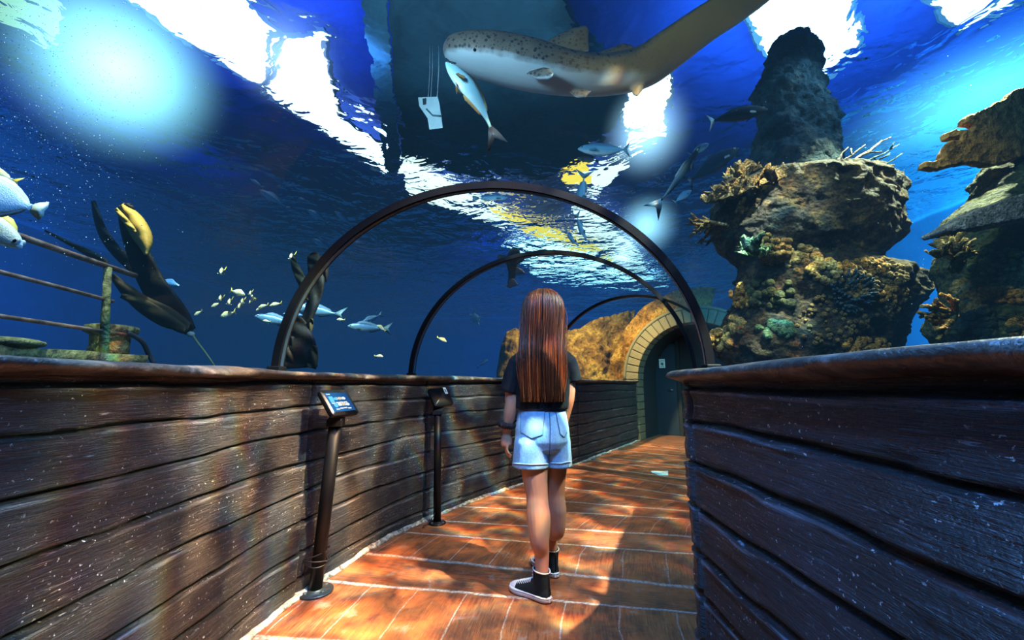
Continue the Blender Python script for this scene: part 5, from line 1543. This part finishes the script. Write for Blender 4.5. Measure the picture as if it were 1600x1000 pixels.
def fish(kind, tail, mats, name, bend=0.0, dors=(.24, .86, .07), anal=(.58, .88, .06), eye=.028, pect=True, nring=16):
    """unit fish, nose at x=+.5, tail base at x=-.5; one continuous body with its fins; eyes are parts"""
    pr = np.array(PROF[kind]); xs = np.linspace(0, 1, 26) ** 1.1
    top = np.interp(xs, pr[:, 0], pr[:, 1]); bot = np.interp(xs, pr[:, 0], pr[:, 2]); hw = np.interp(xs, pr[:, 0], pr[:, 3])
    k = np.array([.25, .5, .25])
    for arr in (top, bot, hw): arr[1:-1] = np.convolve(arr, k, 'valid')
    def yb(x): return bend * (max(0, x - .35)) ** 2
    m = MB(); rings = []
    for x, a, b, w_ in zip(xs, top, bot, hw):
        c_ = (a + b) / 2; h_ = (a - b) / 2
        rings.append([Vector((.5 - x, yb(x) + w_ * math.copysign(abs(math.cos(q)) ** 1.15, math.cos(q)), c_ + h_ * math.sin(q))) for q in [2 * PI * j / nring for j in range(nring)]])
    m.loft(rings, 0)
    def sheet(poly, mat, ythk=.006, y0=0.0):
        # thin closed fin: front and back sheet joined at the rim
        n = len(poly); cx = sum(p_[0] for p_ in poly) / n; cz = sum(p_[1] for p_ in poly) / n
        vs = [Vector((p_[0], yb(.5 - p_[0]) + y0, p_[1])) for p_ in poly] + [Vector((cx, yb(.5 - cx) + y0 + ythk, cz)), Vector((cx, yb(.5 - cx) + y0 - ythk, cz))]
        m.add(vs, [(i, (i + 1) % n, n) for i in range(n)] + [((i + 1) % n, i, n + 1) for i in range(n)], mat)
    sheet([(-.49 - p_[0], p_[1]) for p_ in TAILS[tail]], 2)
    def along(a, b, h, top_):
        src = top if top_ else bot; up = []; n = 12
        base_ = []
        for i in range(n + 1):
            x = a + (b - a) * i / n; z = float(np.interp(x, xs, src)); f = i / n
            base_.append((.5 - x, z - (.015 if top_ else -.015)))
            hh = h * (min(1, f * 4) ** .7) * (1 - .55 * f) * (1 if i < n else .2) * (1 + .12 * (i % 2))
            up.append((.5 - x - .03 * f, z + (hh if top_ else -hh)))
        vs = []
        G = [[Vector((p_[0], yb(.5 - p_[0]) + s_ , p_[1])) for p_ in row] for row, s_ in ((base_, .004), (up, 0), (base_, -.004))]
        m.grid(G, 1)
    if dors: along(dors[0], dors[1], dors[2], True)
    if anal: along(anal[0], anal[1], anal[2], False)
    if pect:
        for s_ in (1, -1):
            w_ = float(np.interp(.27, xs, hw)); z0 = float(np.interp(.27, xs, bot)) * .35
            vs = [Vector((.5 - .25, s_ * w_ * .92, z0 + .02)), Vector((.5 - .25, s_ * w_ * .92, z0 - .02)), Vector((.5 - .37, s_ * (w_ + .05), z0 - .055)), Vector((.5 - .41, s_ * (w_ + .06), z0 - .02)), Vector((.5 - .37, s_ * (w_ + .045), z0 + .025))]
            m.add(vs, [(0, 1, 2, 3, 4), (4, 3, 2, 1, 0)], 1)
            w2 = float(np.interp(.34, xs, hw)); zb = float(np.interp(.34, xs, bot))
            m.add([Vector((.5 - .31, s_ * w2 * .3, zb + .02)), Vector((.5 - .38, s_ * w2 * .3, zb + .02)), Vector((.5 - .44, s_ * w2 * .7, zb - .05))], [(0, 1, 2), (2, 1, 0)], 1)
    o = m.build(name, mats)
    for s_ in (1, -1):
        ex = .085 if kind != 'tang' else .10; w_ = float(np.interp(ex, xs, hw)); z0 = (float(np.interp(ex, xs, top)) * .35)
        e = MB(); e.ball((.5 - ex, s_ * w_ * .86, z0), (eye, eye * .5, eye), 12, 8, 0); e.ball((.5 - ex, s_ * (w_ * .86 + eye * .28), z0), (eye * .6, eye * .32, eye * .6), 10, 6, 1)
        e.build('eye', [EYE_W, EYE_B], o)
    return o
def place(o, head, tailp, label, cat='fish', group=None, up=(0, 0, 1), roll=0.0, tail_len=.2, fat=1.0):
    """nose at head, end of the tail fin at tailp"""
    head, tailp = Vector(head), Vector(tailp); d = head - tailp; L = d.length / (1 + tail_len)
    x = d.normalized(); z = (Vector(up) - x * Vector(up).dot(x)).normalized(); y = z.cross(x)
    if roll:
        R = Matrix.Rotation(roll, 3, x); y = R @ y; z = R @ z
    M = Matrix((x, y, z)).transposed().to_4x4()
    o.matrix_world = Matrix.Translation(head - x * L * .5) @ M @ Matrix.Diagonal((L, L * fat, L * fat, 1))
    return tag(o, label, cat, group)
USED = {}
def spawn(key, make):
    if key not in USED: USED[key] = make(); return USED[key]
    return copy_tree(USED[key])

# materials
FM_Y = [fish_mat('snapper_skin', (.75, .52, .06), (.78, .68, .34), (.80, .84, .74), .4, (9, (.85, .85, .62))), simple('snapper_fin', (.75, .62, .25), .5, bump=0), simple('snapper_tail', (.85, .58, .06), .5, bump=0)]
FM_J = [fish_mat('jack_skin', (.05, .14, .26), (.20, .42, .58), (.45, .66, .74), .25, None, -.12, .12, metal=.3), simple('jack_fin', (.14, .26, .34), .5, bump=0), simple('jack_tail', (.22, .34, .34), .5, bump=0)]
FM_F = [fish_mat('faint_skin', (.05, .17, .38), (.12, .34, .58), (.30, .55, .75), .4), simple('faint_fin', (.05, .15, .32), .5, bump=0), simple('faint_tail', (.06, .17, .36), .5, bump=0)]
FM_P = [fish_mat('pale_tang_skin', (.62, .72, .62), (.80, .90, .84), (.86, .94, .92), .35, None, -.2, .22), simple('pale_fin', (.66, .78, .70), .5, bump=.1), simple('pale_tail', (.80, .80, .52), .5, bump=.1)]
FM_U = [fish_mat('dark_unicorn_skin', (.02, .04, .055), (.004, .007, .010), (.010, .014, .02), .6, None, -.12, .12, spec=.15), simple('dark_uni_fin', (.03, .03, .035), .5, bump=0), simple('dark_uni_tail', (.55, .75, .85), .5, bump=0)]
FM_B = [fish_mat('blue_unicorn_skin', (.008, .03, .06), (.006, .024, .045), (.016, .05, .08), .6, None, -.12, .12, spec=.15), simple('blue_uni_fin', (.02, .06, .10), .5, bump=0), simple('blue_uni_tail', (.03, .08, .13), .5, bump=0)]
FM_L = [fish_mat('sky_fish_skin', (.12, .36, .60), (.22, .56, .78), (.6, .85, .92), .3, None, -.12, .12), simple('sky_fin', (.16, .40, .55), .5, bump=0), simple('sky_tail', (.22, .48, .60), .5, bump=0)]
FM_D = [fish_mat('dusky_skin', (.02, .025, .03), (.05, .055, .06), (.10, .10, .10), .45), simple('dusky_fin', (.02, .022, .026), .5, bump=0), simple('dusky_tail', (.02, .022, .026), .5, bump=0)]
FM_S = [fish_mat('striped_skin', (.03, .04, .05), (.08, .10, .12), (.5, .55, .55), .4, (7, (.55, .60, .62))), simple('striped_fin', (.05, .06, .07), .5, bump=0), simple('striped_tail', (.08, .09, .10), .5, bump=0)]
FM_G = [fish_mat('prey_skin', (.05, .24, .34), (.30, .62, .72), (.62, .82, .86), .25, None, -.16, .16), simple('prey_fin', (.50, .30, .10), .5, bump=0), simple('prey_tail', (.05, .035, .03), .5, bump=0)]
snap = lambda: fish('snapper', 'fork', FM_Y, 'small_yellow_fish', .25)

# two big pale fish at the left edge
o = fish('tang', 'fan', FM_P, 'pale_tang', .1, (.16, .92, .06), (.42, .92, .06), .035)
place(o, P(-70, 290, 1.24), P(77, 334, 1.34), 'big pale whitish fish with a yellowish fan tail at the left edge', tail_len=.22, fat=1.45)
o = fish('jack', 'fan', [FM_P[0], simple('gold_fin', (.85, .55, .04), .5, bump=0), FM_P[2]], 'pale_jack', .1, (.2, .85, .06), (.55, .85, .05), .045)
place(o, P(35, 387, 1.36), P(-90, 296, 1.30), 'pale silver fish with a yellow side fin just below the biggest pale fish', tail_len=.22, fat=1.25)
m = MB()
ml = P(14, 356, 1.26)
o = fish('snapper', 'fork', FM_Y, 'golden_fish', 0)
place(o, P(-34, 262, 1.5), P(32, 286, 1.52), 'golden fish half hidden behind the back of the biggest pale fish', tail_len=.22)

# school of small yellow fish
YS = 4.0
school = [
 ((383, 461), (356, 452), 0, 'largest small yellow fish, side on at the top of the school, facing the arch', 1),
 ((343.5, 468), (344.5, 464), .16, 'small yellow fish head on with side fins spread, above the left plump one', 1),
 ((329.5, 480), (348, 473), 0, 'plump small yellow fish at the left of the dense school, above the lowest', 1),
 ((358, 475), (357, 468), .16, 'small yellow fish seen head on in the middle of the dense school', 1),
 ((343, 495), (372, 487), 0, 'long deep yellow fish lowest in the dense school', 1),
 ((378, 473), (378.5, 467), .14, 'small yellow fish head on under the tail of the topmost side on fish', 1),
 ((373, 481), (375, 474), .14, 'small pale yellow fish head on below the middle of the dense school', 1),
 ((391, 460), (391, 455), .12, 'small whitish fish head on at the upper right of the dense school', 1),
 ((393, 463), (396, 469), .13, 'small whitish fish at the right of the dense school, overlapping one below', 1),
 ((389, 474), (398, 466), .06, 'small whitish fish just under its overlapping neighbour at the right of the dense school', 1),
 ((303, 493), (319, 485), 0, 'small yellow fish swimming alone left of the dense school', 1),
 ((403, 481), (422, 476), 0, 'slim small yellow fish right after the dense school, first of a nose to tail pair', 1),
 ((421, 478), (443, 474), 0, 'slim small yellow fish, second of the nose to tail pair', 1),
 ((400, 485), (407, 482), .05, 'tiny yellow fish over the head of the first silver fish', 1),
 ((410, 501), (424, 503), .02, 'tiny yellow fish in front of the first silver fish body', 1),
 ((526, 499), (540, 500), .02, 'tiny yellow fish by the tail of the second silver fish', 1),
 ((345, 427), (346, 421), .18, 'small whitish fish head on, alone high above the school', 1),
 ((589, 508), (604, 518), 0, 'tiny yellow backed fish along the third silver fish tail', .9),
 ((599, 557), (583, 556), 0, 'tiny pale yellow fish alone low in the water between the two arches', 1.0),
 ((698, 534), (681, 526), 0, 'tiny pale yellow fish alone inside the second arch', 1.0),
 ((455, 404), (456, 397), .2, 'small whitish fish head on at the tip of the kelp behind the first arch', 1),
]
for hpx, tpx, dy, lab, sc in school:
    o = spawn('snap', snap)
    y0 = YS if hpx[0] < 520 else 4.5
    place(o, P(*hpx, y0 - dy / 2), P(*tpx, y0 + dy / 2), lab, 'fish', 'small yellow fish of the school', tail_len=.24, fat=1.1)

# larger silver fish beside the school
jack = lambda: fish('jack', 'fork', FM_J, 'silver_fish', .2)
for h_, t_, y0, lab in (((398, 493), (474, 510), 4.35, 'first silver blue fish, tail hidden behind the arch foot'), ((457, 478), (542, 494), 4.5, 'second and longest silver blue fish, crossing behind the arch foot'), ((442, 490), (482, 494), 4.25, 'small yellowish silver fish under the longest silver fish'), ((543, 509), (613, 515), 4.6, 'third silver blue fish, deep bodied, right of the arch foot'), ((566, 503), (597, 491), 4.75, 'bluish fish tilted above the third silver fish')):
    o = spawn('jack', jack); place(o, P(*h_, y0), P(*t_, y0 + .12), lab, 'fish', 'silver blue fish by the school', tail_len=.24, fat=1.0)
# dim blue fish further off
dim = lambda: fish('jack', 'fork', FM_F, 'dim_blue_fish', -.2, pect=False)
dims = [((390, 279), (413, 293), 'dim blue fish, smallest of the far group, above the long pair', 5.2), ((405, 296), (453, 327), 'dim blue fish, longest of the far group under the white roof light', 5.2), ((465, 309), (482, 314), 'tiny dim blue fish just left of a long one, high up', 5.6), ((480, 327), (516, 351), 'dim blue fish above the curve of the first arch', 5.4), ((523, 330), (554, 356), 'dim blue fish touching the outer edge of the first arch', 5.4), ((488, 373), (526, 396), 'dim blue fish left of the first arch, lower one of the far group', 5.2), ((497, 371), (513, 378), 'tiny dim blue fish swimming above the lower far one', 5.5), ((577, 369), (594, 380), 'tiny dim blue fish just inside the first arch', 5.6), ((763, 562), (746, 573), 'faint blue fish low by the reef inside the second arch', 6.2), ((280, 447), (240, 440), 'dim blue fish behind the dark kelp', 3.4), ((285, 476), (258, 474), 'dim blue fish under the other one behind the kelp', 3.5)]
for h_, t_, lab, y0 in dims:
    o = spawn('dim', dim); place(o, P(*h_, y0), P(*t_, y0 + .1), lab, 'fish', 'dim blue fish far off', tail_len=.24)
# fish overhead
uni = lambda m_, nm, b=.15: fish('unicorn', 'lunate', m_, nm, b, (.2, .9, .035), (.4, .9, .03), .022)
o = uni(FM_U, 'dark_unicornfish'); place(o, P(1199, 170, 2.75), P(1106, 188, 2.8), 'dark fish with a white edged tail, in front of the rock pillar', up=(-.2, 0, 1), tail_len=.16)
o = uni(FM_B, 'blue_unicornfish'); place(o, P(1154, 231, 2.9), P(1072, 284, 2.95), 'blue grey fish below the dark white tailed one', up=(-.5, .1, 1), tail_len=.16)
o = fish('slim', 'fork', FM_B, 'slim_fish', .1, (.3, .6, .03), (.6, .85, .02), .02); place(o, P(1094, 228, 2.9), P(1022, 334, 3.0), 'long slim fish with a forked tail pointing down to the bright glow', up=(-1, -.6, .4), tail_len=.25)
o = uni(FM_L, 'sky_blue_fish'); place(o, P(903, 232, 3.2), P(984, 237, 3.2), 'bright blue fish under the white glow, snout toward the dark deck', tail_len=.15)
o = fish('tang', 'fan', FM_D, 'dusky_fish', 0); place(o, P(901, 247, 3.5), P(936, 252, 3.5), 'small dusky fish just below the bright blue fish', tail_len=.22, fat=.75)
o = uni(FM_L, 'sky_blue_fish'); place(o, P(1107, 224, 3.6), P(1079, 242, 3.6), 'small faded pale blue fish left of the blue grey one', tail_len=.15, fat=1.3)
o = uni(FM_L, 'sky_blue_fish'); place(o, P(1080, 297, 3.7), P(1054, 316, 3.7), 'small faded pale blue fish right of the slim fish tail', tail_len=.15, fat=1.2)
o = fish('slim', 'fork', FM_L, 'upright_fish', .1); place(o, P(907, 326, 3.6), P(913, 268, 3.6), 'slim blue fish swimming straight up over the yellow panel', up=(-1, 0, 0), tail_len=.25, fat=1.5)
o = fish('slim', 'fork', FM_L, 'upright_fish', .1); place(o, P(916, 375, 4.0), P(898, 332, 4.0), 'slim blue fish just inside the first arch, below the upright one', up=(-1, 0, 0), tail_len=.25, fat=1.2)
o = fish('slim', 'fork', FM_L, 'upright_fish', .1); place(o, P(905, 385, 4.2), P(880, 359, 4.2), 'short slim blue fish touching the top of the second arch', up=(-1, 0, .5), tail_len=.25, fat=1.3)
o = fish('jack', 'fan', FM_L, 'sky_blue_fish', 0); place(o, P(794, 309, 3.6), P(737, 310, 3.6), 'pale blue fish just under the top of the first arch', tail_len=.24, fat=.8)
o = fish('tang', 'fan', FM_S, 'striped_fish', 0); place(o, P(867, 396, 4.4), P(820, 396, 4.4), 'dark striped fish under the top of the second arch', tail_len=.22, fat=.62)

# little pale turtle far away
tc = P(743, 497, 6.0)
m = MB(); m.ball((0, 0, 0), (.085, .065, .03), 16, 10)
def flip(x0, y0, x1, y1, w_): 
    d = Vector((x1 - x0, y1 - y0, 0)); n_ = Vector((-d.y, d.x, 0)).normalized() * w_
    a, b_ = Vector((x0, y0, 0)), Vector((x1, y1, -.01)); mid = a.lerp(b_, .5)
    m.loft([[a + n_ * .6 + Vector((0, 0, .008)), a - n_ * .6 + Vector((0, 0, .008)), a - n_ * .6 - Vector((0, 0, .008)), a + n_ * .6 - Vector((0, 0, .008))], [mid + n_ + Vector((0, 0, .006)), mid - n_ + Vector((0, 0, .006)), mid - n_ - Vector((0, 0, .006)), mid + n_ - Vector((0, 0, .006))], [b_ + n_ * .2, b_ - n_ * .2, b_ - n_ * .2 - Vector((0, 0, .004)), b_ + n_ * .2 - Vector((0, 0, .004))]])
flip(.055, .04, .03, .15, .022); flip(.055, -.04, .03, -.15, .022); flip(-.06, .035, -.11, .075, .016); flip(-.06, -.035, -.11, -.075, .016)
m.ball((.105, 0, .004), (.028, .02, .018), 12, 8)
o = m.build('turtle', fish_mat('turtle_skin', (.18, .32, .45), (.30, .48, .62), (.42, .6, .72), .5)); remesh(o, .006, 3)
o.matrix_world = Matrix.Translation(tc) @ Matrix.Rotation(.6, 4, 'Y') @ Matrix.Rotation(2.7, 4, 'Z') @ Matrix.Rotation(.9, 4, 'X')
tag(o, 'tiny pale blue turtle swimming inside the second arch', 'turtle')

# ------------------------------------------------------------------ the leopard patterned shark overhead
def shark(spine, rad, name, mat, label, fins, vox):
    """spine: world points nose -> tail tip, rad: (half width, half height) per point; fins: lofted outlines"""
    q = catmull([(*p_, *r_) for p_, r_ in zip(spine, rad)], 8)
    m = MB(); rings = []; n_ = len(q)
    upv = Vector((0, -.35, 1)).normalized()
    for i in range(n_):
        p_ = Vector(q[i][:3]); d = (Vector(q[min(i + 1, n_ - 1)][:3]) - Vector(q[max(i - 1, 0)][:3])).normalized()
        sd = d.cross(upv).normalized(); up = sd.cross(d)
        rings.append([p_ + sd * q[i][3] * math.cos(a) + up * q[i][4] * math.sin(a) * (1 if math.sin(a) > 0 else .92) for a in [2 * PI * j / 24 for j in range(24)]])
    m.loft(rings)
    for outl, th in fins:
        c_ = sum(outl, Vector()) / len(outl); nn = (outl[1] - outl[0]).cross(outl[2] - outl[0]).normalized()
        pts = outl; n2_ = len(pts)
        m.add([c_ + (p_ - c_) + nn * th * .25 for p_ in pts] + [p_ - nn * th * .25 for p_ in pts] + [c_ + nn * th, c_ - nn * th],
              [(i, (i + 1) % n2_, 2 * n2_) for i in range(n2_)] + [(n2_ + (i + 1) % n2_, n2_ + i, 2 * n2_ + 1) for i in range(n2_)] + [(i, n2_ + i, n2_ + (i + 1) % n2_, (i + 1) % n2_) for i in range(n2_)])
    o = m.build(name, mat); remesh(o, vox, 4, .5)
    return o
YSH = 2.6
def S(px, py, dy=0): return P(px, py, YSH + dy)
sp = [S(694, 74), S(704, 77), S(730, 84), S(775, 92), S(830, 104), S(890, 116), S(950, 118), S(1005, 106), S(1050, 76, -.02), S(1100, 40, -.05), S(1150, 8, -.08), S(1200, -28, -.1), S(1260, -66, -.12)]
k_ = M_PER_PX(90, YSH)
rd = [(.03, .03), (.10, 20 * k_), (.145, 31 * k_), (.165, 37 * k_), (.165, 38 * k_), (.14, 33 * k_), (.115, 31 * k_), (.085, 32 * k_), (.06, 31 * k_), (.045, 29 * k_), (.035, 28 * k_), (.03, 26 * k_), (.012, 14 * k_)]
fins = [
 ([S(845, 70, .0), S(870, 55), S(895, 44), S(916, 39), S(921, 46), S(920, 62), S(921, 80), S(890, 90)], .03),
 ([S(925, 86), S(950, 76), S(972, 68), S(988, 70), S(996, 82), S(992, 100), S(955, 106)], .024),
 ([S(820, 115, -.13), S(850, 106, -.17), S(862, 108, -.22), S(866, 116, -.24), S(860, 123, -.22), S(838, 124, -.17)], .03),
 ([S(800, 128, .10), S(850, 130, .30), S(880, 128, .34), S(850, 122, .2)], .03),
 ([S(885, 140, -.06), S(905, 138, -.08), S(925, 142, -.10), S(915, 152, -.11), S(900, 153, -.09)], .025),
 ([S(985, 130), S(1010, 122), S(1005, 140), S(996, 152), S(988, 148)], .022)]
t = NT('shark_skin'); c = t.coord('Object')
nrm = t.n('ShaderNodeNewGeometry'); nz_ = t.sep(nrm.outputs['Normal'])
dn = t.noise(c, 7, 4); d_ = t.math('ADD', nz_[2], t.math('MULTIPLY', t.math('SUBTRACT', dn, .5), .5))
under = t.ramp(d_, [(.0, 1), (.30, 0)])
under_f = t.ramp(t.math('MULTIPLY', t.math('ADD', d_, .75), 1.0), [(.14, 1), (.38, 0)])
back = t.mix(t.noise(c, 10, 5), (.045, .05, .05), (.20, .17, .13))
v_ = t.voro(t.coord('Object', scale=(1, 1, 1)), 30); v2_ = t.voro(t.coord('Object', loc=(3, 1, 2)), 52)
spots = t.math('MAXIMUM', t.ramp(v_, [(.28, 1), (.36, 0)]), t.ramp(v2_, [(.22, .8), (.30, 0)]))
back = t.mix(t.math('MULTIPLY', spots, .92), back, (.012, .014, .018))
col = t.mix(under_f, back, (.36, .45, .48))
xx = t.sep(c)
col = t.mix(t.math('MULTIPLY', t.ramp(xx[0], [(.0, 0), (1.0, 1)]), t.ramp(d_, [(-.0, 1), (.35, 0)])), col, (.70, .34, .10))  # orange light under the tail, put into the skin colour
t.pbsdf(col, .5, t.bump(t.noise(c, 80, 3), .25, .006), spec=.4)
o = shark(sp, rd, 'leopard_shark', t.mat, '', fins, .011)
mouth = S(704, 96, -.10)
reroot(o, S(850, 100)); tag(o, 'large spotted leopard patterned shark swimming across overhead', 'shark')
def sp_(m, nm, mat): 
    k = m.build(nm, mat, o); k.location = -S(850, 100); return k
m = MB(); m.ball(S(742, 78, -.135), (.012, .008, .012), 12, 8); m.ball(S(742, 78, -.141), (.006, .005, .006), 8, 6); sp_(m, 'eye', EYE_B)
m = MB(); m.ball(S(742, 78, .135), (.012, .008, .012), 12, 8); sp_(m, 'eye', EYE_B)
m = MB(); m.tube([S(697, 92, -.05), S(703, 97, -.09), S(712, 99, -.115)], .006, 6); sp_(m, 'mouth', simple('mouth_dark', (.02, .02, .022), .7))
# prey fish under the shark's snout
o = fish('jack', 'fork', FM_G, 'blue_silver_fish', -.5, (.25, .8, .04), (.5, .8, .05), .02)
place(o, P(697, 97, 2.42), P(792, 203, 2.5), 'blue silver fish with a dark tail hanging just under the shark snout', up=(.8, .3, .6), tail_len=.26, fat=1.1)
# small dark shark diving beyond the second arch
Yd = 4.6
def D(px, py, dy=0): return P(px, py, Yd + dy)
kd = M_PER_PX(420, Yd)
o = shark([D(806, 391, -.35), D(804, 396, -.2), D(800, 408, 0), D(801, 420, .1), D(800, 432, .16), D(797, 444, .2)], [(.02, .02), (9 * kd, 9 * kd), (10 * kd, 10 * kd), (8 * kd, 8 * kd), (6 * kd, 6 * kd), (6 * kd, 5 * kd)], 'small_shark', simple('dark_shark', (.02, .035, .045), .6), '',
 [([D(796, 399), D(779, 397), D(775, 402), D(784, 412), D(795, 412)], .02), ([D(806, 404), D(815, 402), D(824, 400), D(818, 408), D(808, 414)], .02), ([D(805, 416), D(815, 420), D(823, 428), D(812, 429), D(804, 430)], .018), ([D(796, 436), D(790, 448), D(796, 452), D(804, 448), D(812, 446), D(803, 434)], .015)], .012)
reroot(o, D(800, 415)); tag(o, 'small dark shark diving head up beyond the second arch', 'shark')

# drifting specks in the bright near water on the left, a few on the right
m = MB()
def speck(p_, r_): m.add([p_ + Vector(v) * r_ for v in ((1, 0, 0), (-1, 0, 0), (0, 1, 0), (0, -1, 0), (0, 0, 1), (0, 0, -1))], [(0, 2, 4), (2, 1, 4), (1, 3, 4), (3, 0, 4), (2, 0, 5), (1, 2, 5), (3, 1, 5), (0, 3, 5)])
for k in range(2800):
    px = abs(random.gauss(0, 170)) - 20; py = random.gauss(150, 120)
    if px > 420 or py < -20 or py > 420: continue
    Y = random.uniform(1.25, 2.3); p_ = P(px, py, Y)
    if p_.x > -1.35: continue
    speck(p_, random.choice([.0009, .0012, .0016, .0022]))
for k in range(260):
    px = random.uniform(1080, 1600); py = random.uniform(60, 560); Y = random.uniform(1.7, 2.6); p_ = P(px, py, Y)
    if p_.x < 1.5: continue
    speck(p_, random.choice([.0008, .0012, .002]))
o = m.build('drifting_specks', simple('speck_white', (.8, .9, .92), .5, bump=0), smooth=False); tag(o, 'tiny pale specks drifting in the water near the glass', 'specks', kind='stuff')

# ------------------------------------------------------------------ glow of the underwater lamps in the hazy water, put in as self-lit volumes
def glow(name, c_, r, col, strength, label, power=2.2):
    m = MB(); m.ball((0, 0, 0), 1.0, 24, 16); t = NT('lamp_haze_glow')
    cc = t.coord('Object'); g = t.n('ShaderNodeTexGradient', _gradient_type='SPHERICAL'); t.link(cc, g.inputs[0])
    f = t.math('POWER', g.outputs['Fac'] if 'Fac' in g.outputs else g.outputs[1], power)
    e = t.n('ShaderNodeEmission'); e.inputs[0].default_value = (*col, 1); t.link(t.math('MULTIPLY', f, strength), e.inputs[1])
    t.link(e.outputs[0], t.out.inputs['Volume'])
    o = m.build(name, t.mat); o.location = c_; o.scale = r if hasattr(r, '__len__') else (r, r, r)
    tag(o, label, 'light haze', kind='stuff'); return o
glow('light_haze', P(185, 105, 2.6), (.74, .70, .74), (.42, .92, 1.0), 9.0, 'bright cyan white glow of a lamp in the hazy water, upper left')
glow('light_haze', P(1010, 352, 3.9), (.36, .4, .36), (.45, .85, 1.0), 8.0, 'round pale blue glow just outside the first arch')
glow('light_haze', P(975, 398, 5.2), (.22, .3, .34), (.6, .9, 1.0), 7.0, 'pale glow between the first and second arches')
glow('light_haze', P(1010, 205, 3.3), (.42, .5, .46), (.55, .85, 1.0), 8.0, 'broad white glow below the shark tail')
glow('light_haze', P(440, 92, 3.1), (.52, .5, .44), (.62, .80, 1.0), 4.5, 'white blue glow spilling from the long roof light, between lamp and beam')
g_ = glow('light_haze', P(1545, 140, 3.0), (1.5, .9, .50), (.16, .62, .85), 5.0, 'broad slanting cyan light band over the tall coral stack'); g_.rotation_euler = (0, -.35, 0)
